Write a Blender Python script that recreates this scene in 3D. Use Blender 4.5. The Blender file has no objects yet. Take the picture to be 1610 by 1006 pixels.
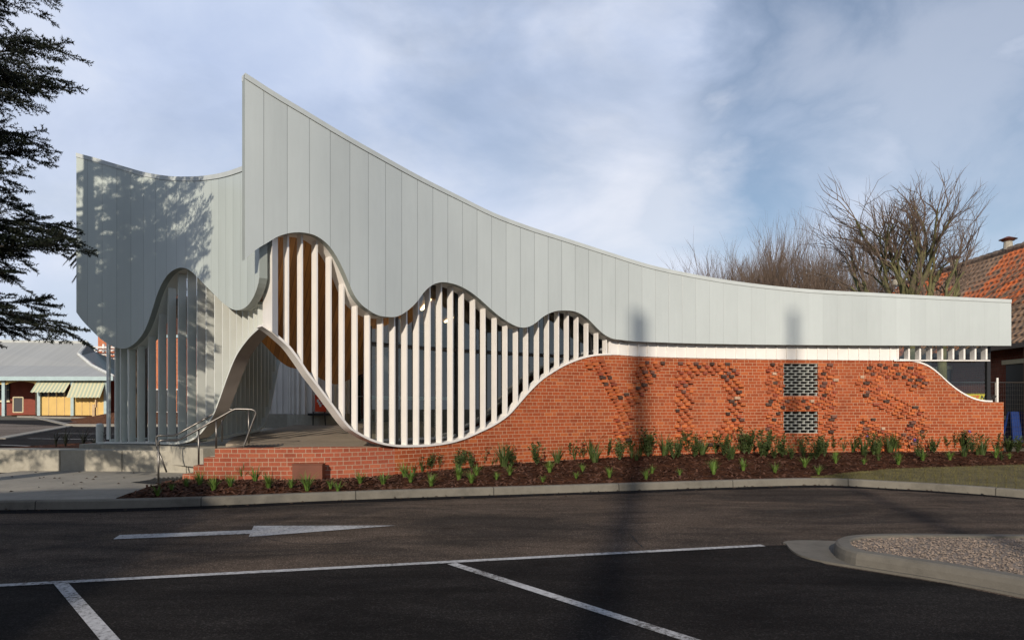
import bpy, math, random
from mathutils import Vector, Matrix, noise as mnoise
R_ = math.radians
F, CX, HZ, H = 1073.0, 805.0, 640.0, 1.6      # lens in pixels of the 1610 wide photo, eye height
sc = bpy.context.scene
col = sc.collection

def W(x, y, Y): return Vector(((x-CX)/F*Y, Y, H-(y-HZ)/F*Y))
def G(x, y, z=0.0):
    Y = (H-z)*F/(y-HZ)
    return Vector(((x-CX)/F*Y, Y, z))
def zy(y, Y): return H-(y-HZ)/F*Y
def pxof(p): return CX+F*p[0]/p[1]
def herm(pts):
    xs = [float(p[0]) for p in pts]; ys = [float(p[1]) for p in pts]; n = len(xs)
    m = []
    for i in range(n):
        if i == 0: m.append((ys[1]-ys[0])/(xs[1]-xs[0]))
        elif i == n-1: m.append((ys[-1]-ys[-2])/(xs[-1]-xs[-2]))
        else:
            h0 = xs[i]-xs[i-1]; h1 = xs[i+1]-xs[i]
            m.append(((ys[i]-ys[i-1])/h0*h1+(ys[i+1]-ys[i])/h1*h0)/(h0+h1))
    def f(x):
        i = 0
        while i < n-2 and x > xs[i+1]: i += 1
        h = xs[i+1]-xs[i]; t = (x-xs[i])/h
        if t < 0: return ys[0]+m[0]*(x-xs[0])
        if t > 1: return ys[-1]+m[-1]*(x-xs[-1])
        return (2*t**3-3*t*t+1)*ys[i]+(t**3-2*t*t+t)*h*m[i]+(-2*t**3+3*t*t)*ys[i+1]+(t**3-t*t)*h*m[i+1]
    return f
def lin(pts):
    def f(x):
        if x <= pts[0][0]: return pts[0][1]
        for a, b in zip(pts, pts[1:]):
            if x <= b[0]: return a[1]+(b[1]-a[1])*(x-a[0])/(b[0]-a[0])
        return pts[-1][1]
    return f
def sstep(a, b, x):
    t = min(1, max(0, (x-a)/(b-a))); return t*t*(3-2*t)

# ------------------------------------------------------------------ materials
def nt(name):
    m = bpy.data.materials.new(name); m.use_nodes = True
    t = m.node_tree; t.nodes.clear()
    out = t.nodes.new('ShaderNodeOutputMaterial'); bs = t.nodes.new('ShaderNodeBsdfPrincipled')
    t.links.new(bs.outputs[0], out.inputs[0])
    return m, t, bs
def nd(t, typ, ins=None, **kw):
    n = t.nodes.new('ShaderNode'+typ)
    for k, v in kw.items(): setattr(n, k, v)
    for k, v in (ins or {}).items():
        s = n.inputs[k]
        if hasattr(v, 'is_output'): t.links.new(v, s)
        else: s.default_value = v
    return n
def mth(t, op, a, b=None, c=None):
    n = t.nodes.new('ShaderNodeMath'); n.operation = op
    for i, v in enumerate((a, b, c)):
        if v is None: continue
        if hasattr(v, 'is_output'): t.links.new(v, n.inputs[i])
        else: n.inputs[i].default_value = v
    return n.outputs[0]
def mixc(t, fac, a, b, typ='MIX'):
    n = t.nodes.new('ShaderNodeMix'); n.data_type = 'RGBA'; n.blend_type = typ
    for s, v in ((n.inputs[0], fac), (n.inputs[6], a), (n.inputs[7], b)):
        if hasattr(v, 'is_output'): t.links.new(v, s)
        elif isinstance(v, (int, float)): s.default_value = v
        else: s.default_value = (v[0], v[1], v[2], 1)
    return n.outputs[2]
def ramp(t, fac, stops):
    n = t.nodes.new('ShaderNodeValToRGB'); e = n.color_ramp.elements
    while len(e) < len(stops): e.new(0.5)
    for el, (p, c) in zip(e, stops):
        el.position = p; el.color = (c[0], c[1], c[2], 1) if not isinstance(c, (int, float)) else (c, c, c, 1)
    t.links.new(fac, n.inputs[0]); return n.outputs[0]
def tex(t, scale, detail=4, rough=.55, coord='Object', stretch=None, dist=0):
    tc = nd(t, 'TexCoord').outputs[coord]
    if stretch: tc = nd(t, 'Mapping', {'Vector': tc, 'Scale': stretch}).outputs[0]
    return nd(t, 'TexNoise', {'Vector': tc, 'Scale': scale, 'Detail': detail, 'Roughness': rough, 'Distortion': dist}).outputs['Fac']
def bump(t, bs, h, strength=.4, dist=.02):
    b = nd(t, 'Bump', {'Height': h, 'Strength': strength, 'Distance': dist}); t.links.new(b.outputs[0], bs.inputs['Normal'])
def simple(name, c, rough=.6, var=.18, scale=3, metal=0, bumps=0, bscale=60, spec=.5, stretch=None):
    m, t, bs = nt(name)
    n = tex(t, scale, stretch=stretch)
    lo = [x*(1-var) for x in c]; hi = [min(1, x*(1+var)) for x in c]
    t.links.new(ramp(t, n, [(.3, lo), (.7, hi)]), bs.inputs['Base Color'])
    bs.inputs['Roughness'].default_value = rough; bs.inputs['Metallic'].default_value = metal
    bs.inputs['Specular IOR Level'].default_value = spec
    if bumps: bump(t, bs, tex(t, bscale, 3), bumps, .01)
    return m

def brick_mat(name, lo, mid, hi, mortar, bl=.24, hd=.12, ch=.086, mw=.013, flat=False):
    m, t, bs = nt(name)
    uv = nd(t, 'TexCoord').outputs['UV']; s = nd(t, 'SeparateXYZ', {0: uv})
    u, v = s.outputs[0], s.outputs[1]
    rv = mth(t, 'DIVIDE', v, ch); row = mth(t, 'FLOOR', rv); fv = mth(t, 'SUBTRACT', rv, row)
    P = bl+hd
    # flemish bond with an odd shift on every row
    uu = mth(t, 'ADD', mth(t, 'DIVIDE', u, P), mth(t, 'ADD', mth(t, 'MULTIPLY', row, .5), mth(t, 'MULTIPLY', mth(t, 'FLOOR', mth(t, 'DIVIDE', row, 3)), .17)))
    fl = mth(t, 'FLOOR', uu); fu = mth(t, 'SUBTRACT', uu, fl)
    k = bl/P; e = mw/P
    head = mth(t, 'GREATER_THAN', fu, k)
    m1 = mth(t, 'LESS_THAN', fu, e)
    m2 = mth(t, 'MULTIPLY', head, mth(t, 'LESS_THAN', fu, k+e))
    m3 = mth(t, 'LESS_THAN', fv, mw/ch)
    mort = mth(t, 'MAXIMUM', mth(t, 'MAXIMUM', m1, m2), m3)
    cid = nd(t, 'CombineXYZ', {0: mth(t, 'ADD', mth(t, 'MULTIPLY', fl, 2), head), 1: row}).outputs[0]
    wn = nd(t, 'TexWhiteNoise', {0: cid}, noise_dimensions='2D').outputs['Value']
    bc = ramp(t, wn, [(0, lo), (.45, mid), (.8, mid), (1, hi)])
    bc = mixc(t, mth(t, 'MULTIPLY', head, .35), bc, lo)
    nz = tex(t, 1.1, 5, .6)
    bc = mixc(t, 1, bc, ramp(t, nz, [(.3, .82), (.7, 1.12)]), 'MULTIPLY')
    gr = tex(t, 45, 3)
    bc = mixc(t, 1, bc, ramp(t, gr, [(.3, .85), (.7, 1.12)]), 'MULTIPLY')
    c = mixc(t, mort, bc, mortar)
    sm = tex(t, .8, 8, .72, 'Object', (1, 1, .6), .5)
    c = mixc(t, ramp(t, sm, [(.58, 0), (.75, .22)]), c, (.46, .30, .20))
    c = mixc(t, ramp(t, sm, [(.27, .3), (.42, 0)]), c, (.12, .035, .02))
    t.links.new(c, bs.inputs['Base Color']); bs.inputs['Roughness'].default_value = .85
    bs.inputs['Specular IOR Level'].default_value = .2
    bump(t, bs, mth(t, 'ADD', mth(t, 'SUBTRACT', 1, mort), mth(t, 'MULTIPLY', gr, .3)), .5, .008)
    return m

def clad_mat(name, c, pitch=.42, u0=0.0, dark=.45):
    m, t, bs = nt(name)
    uv = nd(t, 'TexCoord').outputs['UV']; s = nd(t, 'SeparateXYZ', {0: uv}); u = s.outputs[0]
    q = mth(t, 'DIVIDE', mth(t, 'SUBTRACT', u, u0), pitch); fl = mth(t, 'FLOOR', q); fr = mth(t, 'SUBTRACT', q, fl)
    seam = mth(t, 'LESS_THAN', fr, .013/pitch)
    wn = nd(t, 'TexWhiteNoise', {1: fl}, noise_dimensions='1D').outputs['Value']
    n1 = tex(t, .45, 5, .62, 'UV', (1, .5, 1)); n2 = tex(t, 14, 4, .6, 'UV', (1, .06, 1))
    k = mth(t, 'ADD', mth(t, 'MULTIPLY', wn, .07), mth(t, 'ADD', mth(t, 'MULTIPLY', n1, .30), mth(t, 'MULTIPLY', n2, .07)))
    base = mixc(t, 1, c, ramp(t, k, [(.02, .74), (.42, 1.2)]), 'MULTIPLY')
    # the standing joint is a real recess: narrow, with a darker sealant
    cc = mixc(t, mth(t, 'MULTIPLY', mth(t, 'MULTIPLY', seam, dark), ramp(t, mth(t, 'DIVIDE', u, 24.0), [(.40, 1), (.62, .10)])), base, (.10, .11, .105))
    t.links.new(cc, bs.inputs['Base Color'])
    bs.inputs['Roughness'].default_value = .24; bs.inputs['Specular IOR Level'].default_value = .6
    hump = mth(t, 'MULTIPLY', mth(t, 'SINE', mth(t, 'MULTIPLY', fr, math.pi)), .25)
    hh = mth(t, 'ADD', mth(t, 'SUBTRACT', hump, mth(t, 'MULTIPLY', seam, .6)), mth(t, 'MULTIPLY', tex(t, 1.1, 2, .5, 'UV', (1, .55, 1)), 1.1))
    bump(t, bs, hh, .4, .016)
    return m

def board_mat(name, c, pitch, axis=0, gap=.08, var=.25, rough=.5, dark=.25):
    m, t, bs = nt(name)
    uv = nd(t, 'TexCoord').outputs['UV']; s = nd(t, 'SeparateXYZ', {0: uv}); u = s.outputs[axis]
    q = mth(t, 'DIVIDE', u, pitch); fl = mth(t, 'FLOOR', q); fr = mth(t, 'SUBTRACT', q, fl)
    g = mth(t, 'LESS_THAN', fr, gap)
    wn = nd(t, 'TexWhiteNoise', {1: fl}, noise_dimensions='1D').outputs['Value']
    st = (9, .6, 1) if axis == 0 else (.6, 9, 1)
    gr = tex(t, 6, 5, .6, 'UV', st)
    k = mth(t, 'ADD', mth(t, 'MULTIPLY', wn, .5), mth(t, 'MULTIPLY', gr, .5))
    base = mixc(t, 1, c, ramp(t, k, [(.2, 1-var), (.8, 1+var)]), 'MULTIPLY')
    t.links.new(mixc(t, mth(t, 'MULTIPLY', g, 1-dark), base, [x*.2 for x in c]), bs.inputs['Base Color'])
    bs.inputs['Roughness'].default_value = rough
    bump(t, bs, mth(t, 'SUBTRACT', 1, g), .4, .008)
    return m

M = {}
M['clad_r'] = clad_mat('cladding panels', (.485, .53, .52), .42, .16, .5)
M['clad_l'] = clad_mat('cladding panels west', (.465, .52, .483), .42, .0)
M['coping'] = simple('metal coping', (.48, .52, .51), .4, .06)
M['white'] = simple('white powdercoat', (.78, .755, .71), .38, .04, 2)
M['fin_l'] = simple('pale grey powdercoat', (.67, .70, .645), .32, .05, 2)
M['seamgrey'] = simple('grey green metal', (.27, .30, .275), .4, .06, 2)
M['brick'] = brick_mat('red brickwork', (.265, .058, .021), (.35, .080, .027), (.42, .115, .036), (.47, .29, .18), mw=.0105)
M['brick_low'] = brick_mat('salmon brickwork', (.26, .066, .036), (.33, .088, .047), (.38, .115, .058), (.36, .25, .175))
M['timber'] = board_mat('cedar lining boards', (.40, .175, .038), .11, 0, .09, .3)
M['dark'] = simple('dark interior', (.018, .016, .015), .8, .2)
M['darkmetal'] = simple('black window frame', (.02, .02, .021), .4, .1)
M['greyframe'] = simple('grey window frame', (.22, .23, .23), .4, .1)
M['steel'] = simple('brushed steel', (.22, .21, .195), .42, .08, 12, 1.0)
M['rust'] = simple('rust red paint', (.125, .03, .009), .55, .12, 4)
def paintmat():
    m, t, bs = nt('worn white road paint')
    a = tex(t, 26, 6, .75); b = tex(t, 1.3, 4); g = tex(t, 160, 2)
    k = mth(t, 'ADD', a, mth(t, 'ADD', mth(t, 'MULTIPLY', mth(t, 'SUBTRACT', b, .5), .5), mth(t, 'MULTIPLY', mth(t, 'SUBTRACT', g, .5), .35)))
    t.links.new(ramp(t, k, [(.34, (.07, .065, .06)), (.45, (.30, .30, .30)), (.62, (.46, .46, .465))]), bs.inputs['Base Color'])
    bs.inputs['Roughness'].default_value = .85; bs.inputs['Specular IOR Level'].default_value = .2; bump(t, bs, g, .4, .004); return m
M['road_paint'] = paintmat()
M['rubber'] = simple('black rubber strip', (.02, .02, .022), .5, .1)
M['white_paint'] = simple('white paint', (.75, .74, .70), .5, .05)
M['black_paint'] = simple('black paint', (.02, .02, .02), .5, .05)
M['yellow_paint'] = simple('cream yellow paint', (.62, .42, .13), .6, .08, 1.5)
M['cream'] = simple('cream paint', (.70, .60, .38), .6, .06)
M['blue_trim'] = simple('pale blue trim', (.36, .47, .48), .5, .08)
M['redbrick_far'] = brick_mat('far orange brick', (.42, .11, .04), (.52, .15, .06), (.56, .18, .08), (.5, .3, .2))
M['redbrick_dark'] = brick_mat('old dark red brick', (.20, .05, .03), (.26, .07, .04), (.30, .09, .05), (.22, .13, .09))
M['wallred'] = simple('red brown wall', (.22, .05, .03), .8, .15)
M['roofgrey'] = board_mat('grey sheet roof', (.33, .34, .33), .19, 0, .12, .08, .5, .75)
M['roofgreen'] = simple('green grey sheet roof', (.20, .25, .24), .5, .1)
M['orange'] = simple('orange red plastic', (.75, .07, .015), .45, .1)
M['blue'] = simple('blue plastic', (.006, .03, .15), .45, .1)
M['yellow'] = simple('yellow banner', (.70, .58, .02), .6, .06)
M['flower'] = simple('violet petals', (.22, .12, .50), .6, .2)
M['paleflower'] = simple('pale petals', (.6, .55, .6), .6, .1)
M['timber_post'] = simple('pale timber post', (.50, .36, .20), .8, .15)
M['bark'] = simple('grey bark', (.12, .095, .07), .9, .35, 6, 0, .5, 30)
M['stalk'] = simple('green stalks', (.06, .085, .03), .8, .2, 5)
M['taupe'] = simple('taupe painted shade', (.30, .265, .23), .6, .08, 3)  # shade under the left arch band, painted in as a darker tone
M['twig'] = simple('brown twigs', (.105, .075, .055), .9, .3, 5)
M['moss'] = simple('greenish bark', (.12, .115, .05), .9, .35, 4)

def concrete(name, c, var=.22, joints=None):
    m, t, bs = nt(name)
    n1 = tex(t, .9, 6, .65); n2 = tex(t, 9, 5, .6); n3 = tex(t, 90, 2)
    k = mth(t, 'ADD', mth(t, 'MULTIPLY', n1, .55), mth(t, 'ADD', mth(t, 'MULTIPLY', n2, .3), mth(t, 'MULTIPLY', n3, .15)))
    cc = mixc(t, 1, c, ramp(t, k, [(.32, 1-var*1.6), (.5, 1), (.68, 1+var)]), 'MULTIPLY')
    if joints:
        uv = nd(t, 'TexCoord').outputs['UV']; u = nd(t, 'SeparateXYZ', {0: uv}).outputs[0]
        q = mth(t, 'DIVIDE', u, joints); fr = mth(t, 'SUBTRACT', q, mth(t, 'FLOOR', q))
        j = mth(t, 'LESS_THAN', fr, .018/joints)
        cc = mixc(t, mth(t, 'MULTIPLY', j, .8), cc, [x*.15 for x in c])
    t.links.new(cc, bs.inputs['Base Color']); bs.inputs['Roughness'].default_value = .85
    bs.inputs['Specular IOR Level'].default_value = .25
    bump(t, bs, mth(t, 'ADD', n2, mth(t, 'MULTIPLY', n3, .5)), .25, .01)
    return m
M['concrete'] = concrete('concrete slab', (.27, .255, .22))
M['concrete_wall'] = concrete('off form concrete', (.36, .34, .28), .25)
M['kerbcon'] = concrete('kerb concrete', (.16, .148, .122), .25, 2.45)
M['island_con'] = concrete('island kerb concrete', (.125, .116, .098), .26)
M['terrace'] = concrete('exposed aggregate terrace', (.28, .235, .18), .22)

def asphalt(name, c, warm, var):
    m, t, bs = nt(name)
    n1 = tex(t, .32, 6, .62, 'Object', (1, 1.9, 1), .8); n2 = tex(t, 2.0, 6, .7, 'Object', (.45, 1.5, 1), .6); n3 = tex(t, 75, 3, .8)
    n4 = tex(t, 300, 1); n5 = tex(t, .9, 4, .6, 'Object', (.3, 2.2, 1), .3)
    vo = nd(t, 'TexVoronoi', {'Vector': nd(t, 'TexCoord').outputs['Object'], 'Scale': 95.0}); vk = nd(t, 'SeparateColor', {0: vo.outputs['Color']}).outputs[0]
    b = mixc(t, ramp(t, n1, [(.38, 0), (.60, 1)]), c, warm)
    b = mixc(t, 1, b, ramp(t, n2, [(.28, 1-var), (.72, 1+var)]), 'MULTIPLY')
    b = mixc(t, 1, b, ramp(t, n5, [(.3, .72), (.45, 1), (.72, 1.18)]), 'MULTIPLY')
    b = mixc(t, 1, b, ramp(t, n3, [(.3, .62), (.72, 1.5)]), 'MULTIPLY')
    b = mixc(t, 1, b, ramp(t, vk, [(0, .6), (.8, 1.05), (1, 2.3)]), 'MULTIPLY')
    sp = tex(t, .75, 3, .5, 'Object', (1, 1.5, 1))
    b = mixc(t, ramp(t, sp, [(.66, 0), (.72, .55)]), b, [x*.45 for x in c])
    t.links.new(b, bs.inputs['Base Color']); bs.inputs['Roughness'].default_value = .93
    bs.inputs['Specular IOR Level'].default_value = .07
    bump(t, bs, mth(t, 'ADD', n3, n4), .5, .006)
    return m
M['road'] = asphalt('worn asphalt', (.040, .033, .028), (.092, .070, .054), .34)
M['bay'] = asphalt('new black asphalt', (.0095, .0088, .0086), (.018, .0162, .0152), .4)
M['seal'] = asphalt('fresh bitumen', (.008, .008, .009), (.011, .010, .011), .2)
M['crack'] = simple('crack', (.008, .007, .007), .9)
M['farroad'] = asphalt('far road', (.13, .11, .09), (.18, .15, .125), .15)

def mulch(name, a, b, c):
    m, t, bs = nt(name)
    tc = nd(t, 'TexCoord').outputs['Object']
    mp = nd(t, 'Mapping', {'Vector': tc, 'Scale': (14, 34, 30), 'Rotation': (0, 0, .6)}).outputs[0]
    vo = nd(t, 'TexVoronoi', {'Vector': mp, 'Scale': 1.0, 'Randomness': 1.0})
    k = nd(t, 'SeparateColor', {0: vo.outputs['Color']}).outputs[0]
    n = tex(t, 2, 4)
    cc = ramp(t, k, [(0, a), (.6, b), (1, c)])
    cc = mixc(t, 1, cc, ramp(t, n, [(.3, .65), (.7, 1.25)]), 'MULTIPLY')
    t.links.new(cc, bs.inputs['Base Color']); bs.inputs['Roughness'].default_value = .95
    bs.inputs['Specular IOR Level'].default_value = .1
    bump(t, bs, mth(t, 'ADD', k, vo.outputs['Distance']), .9, .03)
    return m
M['mulch'] = mulch('bark mulch', (.018, .007, .0035), (.050, .019, .009), (.115, .046, .022))
M['mulch_far'] = mulch('orange bark mulch', (.06, .025, .012), (.15, .06, .028), (.28, .13, .06))
M['chip'] = simple('bark chips', (.085, .034, .017), .95, .6, 9)
M['soil'] = simple('rough ground', (.10, .09, .06), .95, .35, .6)
M['lawn'] = simple('winter lawn', (.075, .064, .022), .95, .4, 2.5)
M['blade'] = simple('dry green grass blades', (.10, .088, .03), .9, .4, 3)
def leafmat(name, c, var=.4, trans=.25):
    m, t, bs = nt(name)
    n = tex(t, 6, 3)
    t.links.new(ramp(t, n, [(.3, [x*(1-var) for x in c]), (.7, [x*(1+var) for x in c])]), bs.inputs['Base Color'])
    bs.inputs['Roughness'].default_value = .55
    bs.inputs['Specular IOR Level'].default_value = .3
    return m
M['tuft'] = leafmat('bright grass leaves', (.10, .17, .030))
M['shrub'] = leafmat('shrub leaves', (.056, .083, .022))
M['needle'] = leafmat('cedar needles', (.013, .019, .009), .5)
M['cedarbark'] = simple('cedar bark', (.020, .016, .012), .9, .3, 5)
M['frond'] = leafmat('palm fronds', (.05, .055, .018), .4)
M['flax'] = leafmat('flax leaves', (.02, .024, .016), .4)
def gravel():
    m, t, bs = nt('pink gravel')
    tc = nd(t, 'TexCoord').outputs['Object']
    vo = nd(t, 'TexVoronoi', {'Vector': tc, 'Scale': 42.0})
    k = nd(t, 'SeparateColor', {0: vo.outputs['Color']}).outputs[0]
    t.links.new(ramp(t, k, [(0, (.075, .056, .043)), (.5, (.165, .128, .098)), (1, (.28, .23, .185))]), bs.inputs['Base Color'])
    bs.inputs['Roughness'].default_value = .9
    bump(t, bs, vo.outputs['Distance'], -.9, .02)
    return m
M['gravel'] = gravel()
M['pebble'] = simple('pebbles', (.20, .155, .12), .85, .5, 16)

def rooftile():
    m, t, bs = nt('mossy terracotta tiles')
    uv = nd(t, 'TexCoord').outputs['UV']
    n1 = nd(t, 'TexNoise', {'Vector': nd(t, 'Mapping', {'Vector': uv, 'Scale': (.42, .16, 1), 'Rotation': (0, 0, .25)}).outputs[0], 'Scale': 1.0, 'Detail': 7.0, 'Roughness': .62, 'Distortion': .3}).outputs['Fac']
    n2 = tex(t, 5, 5, .7, 'UV'); 
    s = nd(t, 'SeparateXYZ', {0: uv})
    q = mth(t, 'DIVIDE', s.outputs[0], .30); r = mth(t, 'FLOOR', mth(t, 'DIVIDE', s.outputs[1], .34))
    q = mth(t, 'ADD', q, mth(t, 'MULTIPLY', r, .5)); fl = mth(t, 'FLOOR', q); fr = mth(t, 'SUBTRACT', q, fl)
    wn = nd(t, 'TexWhiteNoise', {0: nd(t, 'CombineXYZ', {0: fl, 1: r}).outputs[0]}, noise_dimensions='2D').outputs['Value']
    k = mth(t, 'ADD', n1, mth(t, 'ADD', mth(t, 'MULTIPLY', mth(t, 'SUBTRACT', n2, .5), .22), mth(t, 'MULTIPLY', mth(t, 'SUBTRACT', wn, .5), .12)))
    c = ramp(t, k, [(.0, (.21, .15, .10)), (.50, (.29, .18, .11)), (.56, (.58, .15, .04)), (.7, (.64, .15, .035)), (1, (.5, .13, .05))])
    c = mixc(t, 1, c, ramp(t, wn, [(0, .72), (1, 1.2)]), 'MULTIPLY')
    t.links.new(c, bs.inputs['Base Color']); bs.inputs['Roughness'].default_value = .9
    wav = mth(t, 'SINE', mth(t, 'MULTIPLY', fr, 6.283))
    bump(t, bs, wav, .6, .03)
    return m
M['tile'] = rooftile()

def glassmat(name, tint, rough=0.0, boost=1.0):
    m = bpy.data.materials.new(name); m.use_nodes = True; t = m.node_tree; t.nodes.clear()
    out = t.nodes.new('ShaderNodeOutputMaterial')
    gl = nd(t, 'BsdfGlossy', {'Color': (.9, .95, .93, 1), 'Roughness': rough})
    tr = nd(t, 'BsdfTransparent', {'Color': (tint[0], tint[1], tint[2], 1)})
    fc = nd(t, 'LayerWeight', {'Blend': .5}).outputs['Facing']
    f = mth(t, 'MINIMUM', mth(t, 'MULTIPLY', mth(t, 'MULTIPLY_ADD', mth(t, 'POWER', fc, 5), .94, .06), boost), 1.0)
    mx = nd(t, 'MixShader', {0: f, 1: tr.outputs[0], 2: gl.outputs[0]})
    t.links.new(mx.outputs[0], out.inputs[0]); return m
M['glass'] = glassmat('tinted glazing', (.62, .68, .64), 0.0, 2.3)
M['glass_clear'] = glassmat('corner glazing', (.8, .84, .82), 0.0, 1.0)
M['lamp'] = None
m, t, bs = nt('linear light diffuser'); bs.inputs['Emission Color'].default_value = (1, .78, .45, 1); bs.inputs['Emission Strength'].default_value = 9.0; M['lamp'] = m
def awning():
    m, t, bs = nt('striped awning fabric')
    uv = nd(t, 'TexCoord').outputs['UV']; u = nd(t, 'SeparateXYZ', {0: uv}).outputs[0]
    q = mth(t, 'DIVIDE', u, .27); fr = mth(t, 'SUBTRACT', q, mth(t, 'FLOOR', q))
    c = mixc(t, mth(t, 'GREATER_THAN', fr, .5), (.55, .53, .35), (.36, .41, .31))
    t.links.new(c, bs.inputs['Base Color']); bs.inputs['Roughness'].default_value = .8; return m
M['awning'] = awning()
def vcol():
    m, t, bs = nt('assorted clinker bricks')
    a = nd(t, 'VertexColor', layer_name='Col').outputs[0]
    g = tex(t, 40, 4)
    t.links.new(mixc(t, 1, a, ramp(t, g, [(.3, .75), (.7, 1.25)]), 'MULTIPLY'), bs.inputs['Base Color'])
    bs.inputs['Roughness'].default_value = .8; bump(t, bs, g, .3, .01); return m
M['clinker'] = vcol()

# ------------------------------------------------------------------ mesh building
ORG = {}
class MB:
    def __init__(s): s.v = []; s.f = []; s.uv = []; s.mi = []; s.c = []; s.k = 0
    def poly(s, pts, uv=None, mi=None, c=None):
        n = len(s.v); s.v += [tuple(p) for p in pts]; s.f.append(tuple(range(n, n+len(pts)))); s.uv.append(uv); s.mi.append(s.k if mi is None else mi); s.c.append(c)
    def grid(s, rows, uvs=None, mi=None):
        n = len(s.v); w = len(rows[0])
        for r in rows: s.v += [tuple(p) for p in r]
        for i in range(len(rows)-1):
            for j in range(w-1):
                s.f.append((n+i*w+j, n+i*w+j+1, n+(i+1)*w+j+1, n+(i+1)*w+j))
                s.uv.append([uvs[i][j], uvs[i][j+1], uvs[i+1][j+1], uvs[i+1][j]] if uvs else None); s.mi.append(s.k if mi is None else mi); s.c.append(None)
    def hexa(s, b, t, uv=False, mi=None, c=None):
        # b, t: four points each, same winding (counter-clockwise from above)
        n = len(s.v); s.v += [tuple(p) for p in b]+[tuple(p) for p in t]
        fs = [(n+3, n+2, n+1, n), (n+4, n+5, n+6, n+7)]+[(n+i, n+(i+1) % 4, n+4+(i+1) % 4, n+4+i) for i in range(4)]
        for q in fs:
            s.f.append(q); s.mi.append(s.k if mi is None else mi); s.c.append(c)
            if uv:
                p = [Vector(s.v[i]) for i in q]
                nn = (p[1]-p[0]).cross(p[3]-p[0])
                if abs(nn.z) > max(abs(nn.x), abs(nn.y)): s.uv.append([(a.x, a.y) for a in p])
                elif abs(nn.x) > abs(nn.y): s.uv.append([(a.y, a.z) for a in p])
                else: s.uv.append([(a.x, a.z) for a in p])
            else: s.uv.append(None)
    def box(s, c, sz, rz=0, uv=False, mi=None, col_=None):
        c = Vector(c); ca, sa = math.cos(rz), math.sin(rz)
        def q(x, y, z): return (c.x+x*ca-y*sa, c.y+x*sa+y*ca, c.z+z)
        hx, hy, hz = sz[0]/2, sz[1]/2, sz[2]/2
        s.hexa([q(-hx, -hy, -hz), q(hx, -hy, -hz), q(hx, hy, -hz), q(-hx, hy, -hz)], [q(-hx, -hy, hz), q(hx, -hy, hz), q(hx, hy, hz), q(-hx, hy, hz)], uv, mi, col_)
    def bx(s, x0, x1, y0, y1, z0, z1, uv=False, mi=None): s.box(((x0+x1)/2, (y0+y1)/2, (z0+z1)/2), (x1-x0, y1-y0, z1-z0), 0, uv, mi)
    def tube(s, path, rad, n=6, cap=True, mi=None):
        path = [Vector(p) for p in path]
        if not isinstance(rad, (list, tuple)): rad = [rad]*len(path)
        base = len(s.v); k = s.k if mi is None else mi
        up = Vector((0, 0, 1)); pu = None
        for i, p in enumerate(path):
            d = (path[min(i+1, len(path)-1)]-path[max(i-1, 0)])
            if d.length < 1e-9: d = Vector((0, 0, 1))
            d.normalize()
            if pu is None: pu = d.cross(Vector((1, 0, 0)) if abs(d.x) < .8 else Vector((0, 1, 0)))
            pu = pu-d*pu.dot(d)
            if pu.length < 1e-6: pu = d.orthogonal()
            pu.normalize(); w = d.cross(pu)
            for j in range(n):
                a = 2*math.pi*j/n; o = p+(pu*math.cos(a)+w*math.sin(a))*rad[i]; s.v.append((o.x, o.y, o.z))
        for i in range(len(path)-1):
            for j in range(n):
                a = base+i*n+j; b = base+i*n+(j+1) % n
                s.f.append((a, b, b+n, a+n)); s.uv.append(None); s.mi.append(k); s.c.append(None)
        if cap:
            s.f.append(tuple(base+j for j in range(n-1, -1, -1))); s.f.append(tuple(base+(len(path)-1)*n+j for j in range(n)))
            s.uv += [None]*2; s.mi += [k]*2; s.c += [None]*2
    def build(s, name, mats, parent=None, org=None, smooth=False):
        if not isinstance(mats, (list, tuple)): mats = [mats]
        me = bpy.data.meshes.new(name)
        if org is None:
            xs = [p[0] for p in s.v]; ys = [p[1] for p in s.v]; zs = [p[2] for p in s.v]
            org = Vector(((min(xs)+max(xs))/2, (min(ys)+max(ys))/2, min(zs)))
        org = Vector(org)
        me.from_pydata([(p[0]-org.x, p[1]-org.y, p[2]-org.z) for p in s.v], [], s.f)
        for q in mats: me.materials.append(M[q] if isinstance(q, str) else q)
        if len(mats) > 1: me.polygons.foreach_set('material_index', s.mi)
        if any(u is not None for u in s.uv):
            ul = me.uv_layers.new(name='UVMap'); data = []
            for f, u in zip(s.f, s.uv):
                for i in range(len(f)): data += list(u[i]) if u else [0, 0]
            ul.data.foreach_set('uv', data)
        if any(c is not None for c in s.c):
            ca = me.color_attributes.new('Col', 'FLOAT_COLOR', 'CORNER'); data = []
            for f, c in zip(s.f, s.c):
                for i in range(len(f)): data += [*(c or (.4, .1, .05)), 1]
            ca.data.foreach_set('color', data)
        if smooth: me.polygons.foreach_set('use_smooth', [True]*len(me.polygons))
        me.update()
        o = bpy.data.objects.new(name, me); col.objects.link(o)
        ORG[o.name] = org.copy()
        if parent: o.parent = parent; o.location = org-ORG[parent.name]
        else: o.location = org
        return o
def tag(o, label=None, cat=None, group=None, kind=None):
    if label: o['label'] = label
    if cat: o['category'] = cat
    if group: o['group'] = group
    if kind: o['kind'] = kind
    return o
def empty(name, loc, label, cat, group=None):
    o = bpy.data.objects.new(name, None); col.objects.link(o); o.location = loc; ORG[o.name] = Vector(loc)
    o.empty_display_size = .2
    return tag(o, label, cat, group)
def copy_thing(o):
    c = o.copy(); col.objects.link(c)
    for ch in o.children:
        d = ch.copy(); col.objects.link(d); d.parent = c
    return c

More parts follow.
